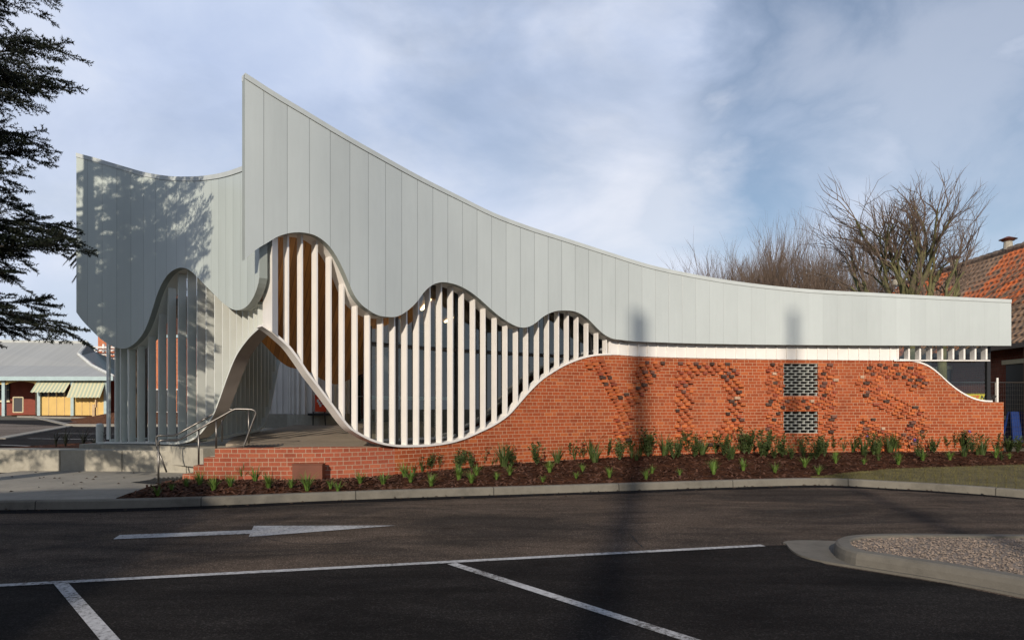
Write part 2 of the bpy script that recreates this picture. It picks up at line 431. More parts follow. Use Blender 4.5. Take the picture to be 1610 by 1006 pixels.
# ------------------------------------------------------------------ plan curves of the building
class Plan:
    def __init__(s, fy, x0, x1, step=1.5):
        n = int((x1-x0)/step)+1
        s.p = []
        for i in range(n+1):
            x = x0+(x1-x0)*i/n; Y = fy(x); s.p.append(Vector(((x-CX)/F*Y, Y)))
        s.n = []; s.s = [0.0]
        for i in range(len(s.p)):
            d = s.p[min(i+1, n)]-s.p[max(i-1, 0)]; d.normalize(); s.n.append(Vector((d.y, -d.x)))   # points to the street
            if i: s.s.append(s.s[-1]+(s.p[i]-s.p[i-1]).length)
    def off(s, i, d): return s.p[i]+s.n[i]*d
    def at(s, S):
        S = max(0, min(s.s[-1]-1e-6, S)); lo, hi = 0, len(s.s)-1
        while hi-lo > 1:
            mid = (lo+hi)//2
            if s.s[mid] <= S: lo = mid
            else: hi = mid
        t = (S-s.s[lo])/(s.s[hi]-s.s[lo])
        return s.p[lo].lerp(s.p[hi], t), s.n[lo].lerp(s.n[hi], t).normalized()
    def find(s, px, d=0.0):
        lo, hi = 0.0, s.s[-1]
        for _ in range(50):
            m = (lo+hi)/2; p, n = s.at(m); p = p+n*d
            if pxof(p) < px: lo = m
            else: hi = m
        return (lo+hi)/2
RW = Plan(herm([(355, 11.7), (425, 12.2), (500, 12.83), (562, 13.45), (641, 14.4), (730, 15.5), (815, 16.45), (910, 17.45), (977, 18.05), (1053, 18.6), (1150, 19.05), (1280, 19.3), (1430, 19.4), (1620, 19.45)]), 355, 1620)
LW = Plan(herm([(90, 16.5), (120, 16.5), (180, 16.3), (240, 15.95), (290, 15.35), (340, 14.4), (380, 13.35), (425, 12.1)]), 95, 424)
BW = Plan(herm([(270, 13.45), (340, 13.4), (420, 13.4), (500, 13.5), (562, 13.8), (600, 14.07), (641, 14.45), (730, 15.55), (815, 16.49), (910, 17.48), (977, 18.08), (1053, 18.63), (1150, 19.08), (1280, 19.33), (1430, 19.43), (1620, 19.48)]), 270, 1620)
r_top = herm([(385, 117), (430, 146), (480, 176), (540, 212), (600, 246), (660, 279), (720, 309), (780, 338), (822, 354), (899, 379), (961, 399), (1023, 418), (1073, 429), (1147, 442), (1238, 453), (1394, 462.6), (1590, 472)])
r_bot = herm([(380, 413), (402, 393), (420, 382), (437, 372), (459, 366), (479, 366), (504, 375), (521, 391), (534, 412), (546, 438), (555, 460), (565, 475), (579, 487), (593, 495), (608, 498), (626, 497), (643, 486.6), (656, 474), (668, 458), (680, 448), (692, 444), (710, 445.5), (728, 452), (748, 465), (762, 477), (773, 487), (785, 497), (797, 505), (810, 512), (822, 515), (833, 513), (843, 507), (854, 498), (869, 490.5), (889, 488), (909, 491.5), (924, 501), (939, 516), (949, 525), (961, 531.5), (979, 534.5), (1050, 538.5), (1150, 541), (1300, 542.5), (1600, 543.5)])
l_top = herm([(118, 241.5), (147, 249), (174, 257), (201, 265), (226, 272), (250, 276.5), (271, 279), (293, 279.5), (313, 279), (331, 277), (348, 274), (363, 270), (380, 264), (415, 250)])
l_bot = herm([(118, 488), (128, 502), (140, 515), (152, 527), (165, 538), (178, 545), (190, 548), (200, 547), (210, 541), (220, 531), (229, 516), (236, 498), (241, 482), (247, 463), (254, 447), (262, 434), (272, 425), (283, 421), (292, 422), (302, 428), (314, 440), (327, 453), (338, 464), (348, 474), (358, 482), (368, 487), (377, 487), (386, 483), (395, 473), (402, 459), (407, 441), (410, 420), (412, 395)])
band_r = herm([(412, 513), (423, 520), (439, 533), (454, 547), (469, 567), (484, 589), (499, 608), (514, 628), (529, 648), (537, 659), (549, 673), (564, 683), (579, 691), (597, 697.5), (622, 702), (653, 702.5), (684, 700.5), (715, 695), (740, 686.5), (752, 681), (767, 674), (785, 664), (802, 651), (819, 632), (837, 612), (853, 597), (869, 586), (884, 577), (899, 570), (919, 563), (939, 559), (961, 558), (998, 560), (1147, 564), (1300, 566), (1420, 567), (1600, 567.5)])
band_l = herm([(150, 697.5), (180, 697.5), (240, 697.5), (285, 697), (300, 693), (312, 685), (327, 667), (337, 650), (344, 632), (356, 598), (369, 565), (387, 537), (400, 523), (412, 513)])
def samp(pl, d, x0, x1, step=.06):
    a, b = pl.find(x0, d), pl.find(x1, d); n = max(2, int((b-a)/step)); return [a+(b-a)*i/n for i in range(n+1)]

bld = empty('community_building', (-1, 17, .8), 'low modern building with sweeping grey metal parapet, wavy lower edge and white vertical fins', 'building')

def cladding(name, pl, x0, x1, ft, fb, mat, label, th=.14, od=.18):
    S = samp(pl, od, x0, x1)
    fr_t, fr_b, bk_t, bk_b, U = [], [], [], [], []
    for s in S:
        p, n = pl.at(s); q = p+n*od; x = pxof(q); zt = zy(ft(x), q.y); zb = zy(fb(x), q.y); r = p+n*(od-th)
        fr_t.append((q.x, q.y, zt)); fr_b.append((q.x, q.y, zb)); bk_t.append((r.x, r.y, zt)); bk_b.append((r.x, r.y, zb)); U.append(s)
    m = MB()
    m.grid([fr_b, fr_t], [[(u, p[2]) for u, p in zip(U, fr_b)], [(u, p[2]) for u, p in zip(U, fr_t)]])
    m.grid([bk_t, bk_b], [[(u, p[2]) for u, p in zip(U, bk_t)], [(u, p[2]) for u, p in zip(U, bk_b)]])
    m.k = 1
    m.grid([fr_t, bk_t]); m.grid([bk_b, fr_b])
    m.poly([fr_b[0], fr_t[0], bk_t[0], bk_b[0]]); m.poly([fr_b[-1], bk_b[-1], bk_t[-1], fr_t[-1]])
    o = m.build(name, [mat, 'seamgrey'], bld); o['label'] = label
    c = MB()
    rows = [[], [], [], []]
    for a, b in zip(fr_t, bk_t):
        a = Vector(a); b = Vector(b); d = (a-b); d.z = 0; d.normalize()
        rows[0].append(a+d*.018+Vector((0, 0, -.075))); rows[1].append(a+d*.018+Vector((0, 0, .02))); rows[2].append(b-d*.018+Vector((0, 0, .02))); rows[3].append(b-d*.018+Vector((0, 0, -.075)))
    c.grid(rows); c.grid([rows[3], rows[0]])
    c.poly([r[0] for r in rows]); c.poly([r[-1] for r in reversed(rows)])
    c.build('coping', 'coping', o)
    return o
clad_r = cladding('metal_cladding', RW, 385, 1590, r_top, r_bot, 'clad_r', 'tall swooping grey panel parapet falling from its pointed tip')
clad_l = cladding('metal_cladding', LW, 120, 411.5, l_top, l_bot, 'clad_l', 'lower curved grey panel parapet dappled by cedar shade')

def band(pl, x0, x1, fz, d0, d1, th, name, mat, parent, zoff=0, under=None):
    S = samp(pl, d0, x0, x1, .05); A = []; B = []
    for s in S:
        p, n = pl.at(s); q = p+n*d0; z = zy(fz(pxof(q)), q.y)+zoff; r = p+n*d1
        A.append(Vector((q.x, q.y, z))); B.append(Vector((r.x, r.y, z)))
    # thickness perpendicular to the slope of the band
    T = []
    for i in range(len(A)):
        d = A[min(i+1, len(A)-1)]-A[max(i-1, 0)]; L = math.hypot(d.x, d.y); k = math.hypot(L, d.z)
        hd = Vector((d.x/L, d.y/L, 0)) if L > 1e-9 else Vector((1, 0, 0))
        T.append((hd*(-d.z/k)+Vector((0, 0, L/k)))*th)
    A2 = [a+t for a, t in zip(A, T)]; B2 = [b+t for b, t in zip(B, T)]
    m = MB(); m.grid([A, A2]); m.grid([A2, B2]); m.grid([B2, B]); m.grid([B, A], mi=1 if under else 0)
    m.poly([A[0], B[0], B2[0], A2[0]]); m.poly([A[-1], A2[-1], B2[-1], B[-1]])
    return m.build(name, [mat, under] if under else mat, parent)
# white reveal that follows the wavy hem behind the cladding
FD0, FD1 = 0.0, -.22
def hem(pl, f):
    # z of the cladding hem at curve position s
    def g(s):
        p, n = pl.at(s); q = p+n*.18; return zy(f(pxof(q)), q.y)
    return g
hem_r, hem_l = hem(RW, r_bot), hem(LW, l_bot)
def soffit_band(pl, x0, x1, hz, name, mat, parent):
    S = samp(pl, 0, x0, x1, .05); rows = [[], [], [], []]
    for s in S:
        p, n = pl.at(s); a = p+n*.035; b = p-n*.30; z = hz(s)
        rows[0].append((a.x, a.y, z+.005)); rows[1].append((b.x, b.y, z+.005)); rows[2].append((b.x, b.y, z+.05)); rows[3].append((a.x, a.y, z+.05))
    m = MB(); m.grid(rows); m.grid([rows[3], rows[0]])
    return m.build(name, mat, parent)
scr_r = band(RW, 412, 962, band_r, FD0, -.26, .045, 'fin_screen', 'white', bld)
scr_r['label'] = 'white fin screen on the street side with its curved sill band'
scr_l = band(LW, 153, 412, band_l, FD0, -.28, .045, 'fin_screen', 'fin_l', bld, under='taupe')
scr_l['label'] = 'pale grey fin screen left of the pointed entry arch'
soffit_band(RW, 424, 975, hem_r, 'hem_reveal', 'white', bld)
soffit_band(LW, 150, 408, hem_l, 'hem_reveal', 'fin_l', bld)
def fin(pl, s, zb, zt, parent, mat, d0=-.004, d1=-.18, th=.034):
    p, n = pl.at(s); tg = Vector((-n.y, n.x)); 
    a, b = p+n*d0, p+n*d1; h = tg*th/2
    q = [a-h, a+h, b+h, b-h]
    m = MB(); m.hexa([(v.x, v.y, zb) for v in q], [(v.x, v.y, zt) for v in q]); return m.build('fin', mat, parent)
def bz(pl, s, fz):
    z = []
    for d in (-.018, 0, .018): p, n = pl.at(s+d); z.append(zy(fz(pxof(p)), p.y))
    return max(z)
fin_px = [454.5, 476.4, 499.8, 521.6, 542, 562.6, 582.5, 602.9, 622, 641, 659.5, 677.6, 695.5, 712.9, 730, 747.7, 763.9, 781.6, 798.4, 815, 831, 848, 863.8, 879.7, 894.8, 910, 925.7, 941.3, 955]
for x in fin_px:
    s = RW.find(x-1.2); p, n = RW.at(s); fin(RW, s, bz(RW, s, band_r)+.03, hem_r(s)+.008, scr_r, 'white')
for x in [179.6, 188, 201, 215.4, 232, 248, 262.8, 278.8, 293.7, 308.4, 322.6, 336, 348.4, 360, 370.4, 380, 389, 397, 404]:
    s = LW.find(x+1); p, n = LW.at(s); fin(LW, s, bz(LW, s, band_l)+.03, hem_l(s)+.01, scr_l, 'fin_l', -.004, -.20)
# prow post where both screens meet
m = MB()
A, B, C_, D = (413, 12.50), (428, 12.10), (437, 12.28), (424, 12.62)
bt = {0: 515, 1: 523, 2: 531, 3: 522}
pts_b = [W(q[0], yb, q[1]) for q, yb in zip((A, B, C_, D), (514, 523.5, 531, 522))]
pts_t = [Vector((p.x, p.y, zy(371, 12.2))) for p in pts_b]
for q in pts_b: q.z += .02
m.hexa(pts_b, pts_t); m.build('prow_post', 'white', bld)
# ribbed white spandrel east of the open fins, and the open fins at its end
S = samp(RW, -.03, 958, 1411, .1); rows = [[], [], [], []]
for s in S:
    p, n = RW.at(s); a = p+n*-.03; b = p+n*-.12; zb = zy(band_r(pxof(a)), a.y)+.004; zt = hem_r(s)+.25
    rows[0].append((a.x, a.y, zb)); rows[1].append((a.x, a.y, zt)); rows[2].append((b.x, b.y, zt)); rows[3].append((b.x, b.y, zb))
m = MB(); m.grid(rows[:2]); m.grid([rows[2], rows[3]]); m.grid([rows[3], rows[0]]); m.poly([r[-1] for r in rows]); m.poly([r[0] for r in reversed(rows)])
s0 = RW.find(958); s1 = RW.find(1410); k = int((s1-s0)/.3)
for i in range(k+1):
    p, n = RW.at(s0+.02+i*.3); tg = Vector((-n.y, n.x)); a = p+n*.0; b = p+n*-.028; zb = zy(band_r(pxof(a)), a.y)+.006
    q = [a-tg*.018, a+tg*.018, b+tg*.018, b-tg*.018]; zt = hem_r(s0+i*.3)+.24
    m.hexa([(v.x, v.y, zb) for v in q], [(v.x, v.y, zt) for v in q])
sp = m.build('white_spandrel', 'white', bld)
ledge = MB()
S = samp(RW, .0, 1405, 1490, .2); rows = [[], [], [], []]
for s in S:
    p, n = RW.at(s); a = p+n*.03; b = p-n*.25; z = zy(567.5, a.y)
    rows[0].append((a.x, a.y, z)); rows[1].append((a.x, a.y, z+.035)); rows[2].append((b.x, b.y, z+.035)); rows[3].append((b.x, b.y, z))
ledge.grid(rows); ledge.grid([rows[3], rows[0]]); ledge.poly([r[-1] for r in rows])
lg = ledge.build('window_ledge', 'white', bld)
S = samp(RW, .0, 1490.5, 1556, .2); ledge = MB(); rows = [[], [], [], []]
for s in S:
    p, n = RW.at(s); a = p+n*.02; b = p-n*.25; z = zy(567.5, a.y)
    rows[0].append((a.x, a.y, z)); rows[1].append((a.x, a.y, z+.03)); rows[2].append((b.x, b.y, z+.03)); rows[3].append((b.x, b.y, z))
ledge.grid(rows); ledge.grid([rows[3], rows[0]]); ledge.build('window_ledge', 'white', bld)
for i in range(9):
    s = RW.find(1412+i*17.4); p, n = RW.at(s); fin(RW, s, zy(566.5, p.y)+.028, hem_r(s)+.02, lg, 'white', -.0, -.2, .05)

# back and passage screens of the looped wing, seen through the front fins and under the arch
bs_root = MB()
bp = [(-9.75, 16.55), (-9.3, 17.3), (-8.7, 17.9), (-8.1, 18.1), (-7.5, 18.0)]
bs_root.tube([(x, y, .80) for x, y in bp], .03, 6)
back = bs_root.build('fin_screen', 'fin_l', bld); back['label'] = 'rear fin screen of the looped wing'
for i in range(8):
    t_ = i/7*3.999; k = int(t_); u = t_-k; p = Vector(bp[k]).lerp(Vector(bp[k+1]), u); d = (Vector(bp[k+1])-Vector(bp[k])).normalized(); n = Vector((d.y, -d.x))
    q = [p-d*.02, p+d*.02, p+d*.02-n*.12, p-d*.02-n*.12]
    mm = MB(); mm.hexa([(v.x, v.y, .82) for v in q], [(v.x, v.y, 3.9) for v in q]); mm.build('fin', 'fin_l', back)
TZ = lambda Y: .79+max(0, Y-14.6)*.036
pas = MB(); px0 = -6.93
low = lin([(15.2, 0), (18.3, 0), (18.75, .12), (19.15, .5), (19.5, 1.1), (19.85, 1.75), (20.2, 2.1)])
path = [(px0+.12, 15.2+.1*i, TZ(15.2+.1*i)+.02+low(15.2+.1*i)) for i in range(51)]
r0, r1, r2, r3 = [], [], [], []
for (x, y, z) in path:
    r0.append((x+.02, y, z)); r1.append((x+.02, y, z+.05)); r2.append((x-.22, y, z+.05)); r3.append((x-.22, y, z))
pas.grid([r0, r1, r2, r3]); pas.grid([r3, r0])
pscr = pas.build('fin_screen', 'fin_l', bld); pscr['label'] = 'grey green slatted screen along the entry passage'
for i in range(18):
    y = 15.3+i*.28; zb = TZ(y)+.04+low(y)
    if zb > 3.2: break
    mm = MB(); mm.bx(px0-.05, px0+.075, y-.02, y+.02, zb, 3.95); mm.build('fin', 'fin_l', pscr)
mm = MB(); bk_ = [(y, TZ(y)+.05+low(y)) for y in (15.25, 18.3, 18.75, 19.15, 19.5, 19.85, 20.2)]
mm.grid([[(px0-.06, y, z) for y, z in bk_], [(px0-.06, y, 3.94) for y, z in bk_]]); mm.build('screen_backing', 'seamgrey', pscr)
def ribbed(x0, y0, x1, y1, zb, zt, nrib, mat, name, parent):
    m = MB(); a = Vector((x0, y0)); b = Vector((x1, y1)); d = (b-a).normalized(); n = Vector((d.y, -d.x)); h = n*.03
    q = [a+h, b+h, b-h, a-h]; m.hexa([(v.x, v.y, zb) for v in q], [(v.x, v.y, zt) for v in q])
    for i in range(nrib):
        p = a.lerp(b, (i+.5)/nrib); q = [p-d*.02+n*.06, p+d*.02+n*.06, p+d*.02+n*.03, p-d*.02+n*.03]
        m.hexa([(v.x, v.y, zb) for v in q], [(v.x, v.y, zt) for v in q])
    return m.build(name, mat, parent)
# round white lobby wall on a concrete plinth and the dark entry door
lobby = MB(); LC = Vector((-6.35, 22.6)); rr = .95
pl_ = []
for i in range(15):
    a = R_(180+i*13); pl_.append(LC+Vector((math.cos(a), math.sin(a)))*rr)
lobby.grid([[(p.x, p.y, 1.38) for p in pl_], [(p.x, p.y, 5.2) for p in pl_]])
lb = lobby.build('lobby_wall', 'white', bld)
pm = MB(); po = [LC+(p-LC)*1.09 for p in pl_]
pm.grid([[(p.x, p.y, .9) for p in po], [(p.x, p.y, 1.375) for p in po], [(p.x, p.y, 1.375) for p in pl_]])
pm.build('plinth', 'concrete_wall', bld)
for i in range(0, 15, 1):
    p = pl_[i]; d = (p-LC).normalized(); tg = Vector((-d.y, d.x)); q = [p+d*.09-tg*.02, p+d*.09+tg*.02, p+tg*.02, p-tg*.02]
    mm = MB(); mm.hexa([(v.x, v.y, 1.38) for v in q], [(v.x, v.y, 3.6) for v in q]); mm.build('fin', 'white', lb)

lb2 = ribbed(-9.6, 22.9, -7.2, 22.9, 1.38, 5.2, 12, 'white', 'lobby_wall', bld)
m = MB(); m.bx(-9.7, -7.25, 22.8, 23.1, .9, 1.376); m.build('plinth', 'concrete_wall', bld)
# timber hood funnelling from the hem down to the entry
hoodA = samp(RW, -.30, 433, 648, .08); n_ = len(hoodA)
hb = herm([(0, 405), (.25, 455), (.36, 480), (.55, 529), (.8, 588), (1, 650)])
hby = herm([(0, 531), (.25, 577), (.36, 582), (.55, 604), (.8, 556), (1, 503)])
hbY = herm([(0, 13.6), (.25, 15.8), (.36, 16.2), (.55, 16.1), (.8, 15.6), (1, 14.98)])
rowsH = []; uvH = []
for k in range(9):
    u = k/8; r = []; uu = []
    for i, s in enumerate(hoodA):
        t_ = i/(n_-1); p, n = RW.at(s); a = p-n*.30; A_ = Vector((a.x, a.y, hem_r(s)+.02)); B_ = W(hb(t_), hby(t_), hbY(t_))
        q = A_.lerp(B_, u); bul = math.sin(math.pi*u)*.35*math.sin(math.pi*t_); q.y -= bul*.2; q.z -= bul*.5
        r.append(q); uu.append((t_*3.4, u*3))
    rowsH.append(r); uvH.append(uu)
m = MB(); m.grid(rowsH, uvH); m.build('timber_hood', 'timber', bld, smooth=True)
m = MB(); m.grid([rowsH[-1], [Vector((p.x+.05, p.y+2.2, p.z+.35)) for p in rowsH[-1]]], [[(i*.05, 0) for i in range(n_)], [(i*.05, 2) for i in range(n_)]]); m.build('timber_soffit', 'timber', bld)
# soffit over the looped wing and roof slabs
def fill(pts, z0, z1, name, mat, parent, uvm=True):
    m = MB(); m.poly([(x, y, z0) for x, y in reversed(pts)], [(x, y) for x, y in reversed(pts)]); m.poly([(x, y, z1) for x, y in pts], [(x, y) for x, y in pts])
    n = len(pts)
    for i in range(n):
        a, b = pts[i], pts[(i+1) % n]; m.poly([(a[0], a[1], z0), (b[0], b[1], z0), (b[0], b[1], z1), (a[0], a[1], z1)])
    return m.build(name, mat, parent)
lwing = [tuple(LW.off(i, -.3)) for i in range(10, len(LW.p)-6, 8)]
fill(lwing+[(-4.9, 13.6), (-6.5, 18.6), (-8.4, 18.7), (-9.9, 17.6)], 3.98, 4.15, 'timber_soffit', 'timber', bld)
roofpts = [tuple(RW.off(i, -.42)) for i in range(int(100/1.5), int(635/1.5), 12)]
fill(roofpts+[(4.3, 30), (-5.2, 30), (-5.2, 22), (-5.0, 17.5)], 4.86, 5.0, 'roof', 'roofgreen', bld)
roofpts2 = [tuple(RW.off(i, -.3)) for i in range(int(640/1.5), int(1225/1.5), 14)]
fill(roofpts2+[(14.1, 28), (4.35, 30)], 4.30, 4.42, 'roof', 'roofgreen', bld)
ceil_ = [tuple(RW.off(i, -.95)) for i in range(int(270/1.5), int(610/1.5), 10)]
fill(ceil_+[(4.0, 29), (-3.2, 29), (-3.6, 16.5)], 4.42, 4.5, 'timber_ceiling', 'timber', bld)
# dark rooms behind the glass
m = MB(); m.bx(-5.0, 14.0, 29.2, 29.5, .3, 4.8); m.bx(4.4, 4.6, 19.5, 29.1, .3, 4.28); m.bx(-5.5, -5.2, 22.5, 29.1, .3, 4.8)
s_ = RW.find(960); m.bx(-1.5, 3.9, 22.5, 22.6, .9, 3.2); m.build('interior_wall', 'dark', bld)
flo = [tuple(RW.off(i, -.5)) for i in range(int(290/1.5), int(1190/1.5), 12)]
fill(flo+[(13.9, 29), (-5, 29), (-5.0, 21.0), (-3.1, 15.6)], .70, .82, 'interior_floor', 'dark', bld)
# glazing that follows the curve behind the fins
GO = -.52
S = samp(RW, GO, 578, 962, .12); zb = []; P = []
sill = herm([(560, 706), (600, 706), (640, 705), (700, 700), (740, 688), (770, 675), (800, 655), (830, 626), (860, 596), (900, 572), (965, 556)])
for s in S:
    p, n = RW.at(s); q = p+n*GO; P.append((q, max(.83, zy(sill(pxof(q)), q.y)+.12)))
m = MB(); m.grid([[(q.x, q.y, z+.09) for q, z in P], [(q.x, q.y, 4.41) for q, z in P]]); gw = m.build('window_wall', 'glass', bld)
m = MB(); m.tube([(q.x, q.y, z+.045) for q, z in P], .05, 4); m.build('sill_frame', 'greyframe', gw)
m = MB(); m.tube([(q.x, q.y-.02, zy(553, 16.4)) for q, z in P], .045, 4); m.build('transom', 'darkmetal', gw)
for x in (580, 622, 652, 691, 718, 757, 792, 826, 858, 893, 928):
    s = RW.find(x, GO); p, n = RW.at(s); q = p+n*(GO+.01); z0 = max(.83, zy(sill(x), q.y)+.12)
    mm = MB(); mm.box((q.x, q.y, (z0+4.4)/2), (.06, .10, 4.4-z0), math.atan2(n.x, -n.y)); mm.build('mullion', 'darkmetal', gw)
m = MB(); S = samp(RW, -.85, 573, 705, .3)
m.tube([(RW.at(s)[0]+RW.at(s)[1]*-.85).to_3d()+Vector((0, 0, zy(626, 15.5))) for s in S], .04, 4); m.build('desk_edge', simple('teal glass edge', (.25, .42, .38), .3), bld)
# entry door, dark lobby front
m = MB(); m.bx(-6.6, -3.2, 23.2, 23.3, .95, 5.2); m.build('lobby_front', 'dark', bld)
m = MB(); m.bx(-6.05+.55, -5.35+.75, 22.95, 23.0, 1.12, 3.0); dr = m.build('entry_door', 'glass', bld)
m = MB(); m.bx(-5.52, -5.45, 22.9, 23.02, 1.08, 3.05); m.bx(-4.62, -4.55, 22.9, 23.02, 1.08, 3.05); m.bx(-5.44, -4.63, 22.9, 23.02, 1.08, 1.13); m.bx(-5.44, -4.63, 22.91, 23.01, 1.95, 1.98); m.build('door_frame', 'greyframe', dr)
# linear ceiling lights
for (x0, y0, x1, y1) in ((663, 488, 676, 472), (643, 508, 655, 497), (612, 537, 624, 525), (700, 507, 711, 500)):
    z = 4.38
    a = W(x0, y0, (z-H)*F/(HZ-y0)); b = W(x1, y1, (z-H)*F/(HZ-y1))
    mm = MB(); d = (b-a).normalized(); w = d.cross(Vector((0, 0, 1)))*.035
    mm.hexa([a-w, b-w, b+w, a+w], [v+Vector((0, 0, .035)) for v in (a-w, b-w, b+w, a+w)]); mm.build('ceiling_light', 'lamp', bld)
# glazed east corner
m = MB(); yb = RW.at(RW.find(1500))[0].y
xa, xb = (1408-CX)/F*19.75, (1553-CX)/F*19.75
m.poly([(xa, 19.75, .5), (xb, 19.75, .5), (xb, 19.75, 3.52), (xa, 19.75, 3.52)]); m.poly([(xb, 19.78, .5), (xb, 27.9, .5), (xb, 27.9, 3.52), (xb, 19.78, 3.52)])
m.poly([(xa+.3, 22.3, .5), (xb-.06, 22.3, .5), (xb-.06, 22.3, 3.52), (xa+.3, 22.3, 3.52)])
cg = m.build('corner_glazing', 'glass_clear', bld)
m = MB(); m.bx(xb-.05, xb+.05, 19.7, 19.8, .4, 3.6); m.build('corner_post', 'darkmetal', cg)
m = MB(); m.bx(xa-.08, xa, 19.62, 19.82, .4, 3.6); m.build('corner_post', 'darkmetal', cg)

# ------------------------------------------------------------------ brick wall with raised letters
wall_top_low = lin([(285, 745), (303.9, 745), (304, 731.6), (320.3, 731.6), (320.4, 719), (337.7, 719), (337.8, 705), (400, 704.2), (520, 703), (564, 702.7), (610, 702.2)])
end_top = herm([(1415, 567), (1430, 568), (1445, 571), (1460, 577), (1475, 588), (1490, 602), (1505, 614), (1520, 623), (1535, 629), (1548, 631.5), (1560, 632)])
def wtop(x, Y):
    if x < 622: return zy(wall_top_low(x), Y)
    if x < 1415: return zy(band_r(x), Y)-.003
    if x < 1560: return zy(end_top(x), Y)
    return zy(632, Y)
holes = [(1232, 1286, 571.5, 622), (1232, 1286, 646.5, 680.5)]
def wallmesh(xs, name, mat, label):
    m = MB()
    sv = [BW.find(x) for x in xs]
    for (xa, sa), (xb_, sb) in zip(zip(xs, sv), zip(xs[1:], sv[1:])):
        if sb-sa < .002: continue
        (pa, na), (pb, nb) = BW.at(sa), BW.at(sb); xm = (xa+xb_)/2
        qa, qb = pa-na*.24, pb-nb*.24
        step = xa < 338
        za, zb_ = (wtop(xm, pa.y), wtop(xm, pb.y)) if step else (wtop(xa, pa.y), wtop(xb_, pb.y))
        if step: zb_ = za
        cuts = [(-.15, None)]
        iv = []
        hs = [(zy(h[3], pa.y), zy(h[2], pa.y)) for h in holes if h[0] <= xm <= h[1]]
        hs.sort(); lo = -.15
        for h in hs: iv.append((lo, lo, h[0], h[0])); lo = h[1]
        iv.append((lo, lo, za, zb_))
        for (l0, l1, t0, t1) in iv:
            m.poly([(pa.x, pa.y, l0), (pb.x, pb.y, l1), (pb.x, pb.y, t1), (pa.x, pa.y, t0)], [(sa, l0), (sb, l1), (sb, t1), (sa, t0)])
            m.poly([(qb.x, qb.y, l1), (qa.x, qa.y, l0), (qa.x, qa.y, t0), (qb.x, qb.y, t1)], [(sb, l1), (sa, l0), (sa, t0), (sb, t1)])
            m.poly([(pa.x, pa.y, t0), (pb.x, pb.y, t1), (qb.x, qb.y, t1), (qa.x, qa.y, t0)], [(sa, .02), (sb, .02), (sb, .07), (sa, .07)])
            if l0 > 0: m.poly([(qa.x, qa.y, l0), (qb.x, qb.y, l1), (pb.x, pb.y, l1), (pa.x, pa.y, l0)], [(sa, .02), (sb, .02), (sb, .07), (sa, .07)])
        # risers of the stepped end, jambs of the holes, ends
        def jamb(s, z0, z1):
            p, n = BW.at(s); q = p-n*.24
            m.poly([(q.x, q.y, z0), (p.x, p.y, z0), (p.x, p.y, z1), (q.x, q.y, z1)], [(0, z0), (.24, z0), (.24, z1), (0, z1)])
        if xa == xs[0]: jamb(sa, -.15, za)
        if xb_ == xs[-1]: jamb(sb, -.15, zb_)
        if xa in (304.0, 320.4, 337.8): jamb(sa, -.1, za)
        for h in holes:
            for hx, s in ((xa, sa), (xb_, sb)):
                if hx in (h[0], h[1]): jamb(s, zy(h[3], BW.at(s)[0].y), zy(h[2], BW.at(s)[0].y))
    return m
bw = empty('brick_wall', BW.at(BW.find(900))[0].to_3d(), 'long curving red brick wall with raised brick letters, sweeping down to a stepped low end', 'wall')
xs = [287.0, 304.0, 320.4, 337.8]+[345+i*6.0 for i in range(47)]
lowm = wallmesh(xs, 'low', 'brick_low', '').build('low_brickwork', 'brick_low', bw); lowm['label'] = 'low stepped salmon brickwork'
x0 = xs[-1]
xs2 = [x0]+[x0+4+i*4.0 for i in range(int((1228-x0)/4))]
xs2 = [x for x in xs2 if x < 1229]+[1232.0]+[1232+54/9*i for i in range(1, 9)]+[1286.0]+[1290+i*4.0 for i in range(72)]+[1578.0]
brickwork = wallmesh(xs2, 'main', 'brick', '').build('brickwork', 'brick', bw)
# white capping on the falling end
S = samp(BW, 0, 1414, 1560, .07); rows = [[], [], [], []]
for s in S:
    p, n = BW.at(s); a = p+n*.02; b = p-n*.26; z = zy(end_top(pxof(p)), p.y)+.003
    rows[0].append((a.x, a.y, z)); rows[1].append((a.x, a.y, z+.045)); rows[2].append((b.x, b.y, z+.045)); rows[3].append((b.x, b.y, z))
m = MB(); m.grid(rows); m.grid([rows[3], rows[0]]); m.poly([r[-1] for r in rows]); m.build('capping', 'white', bw)
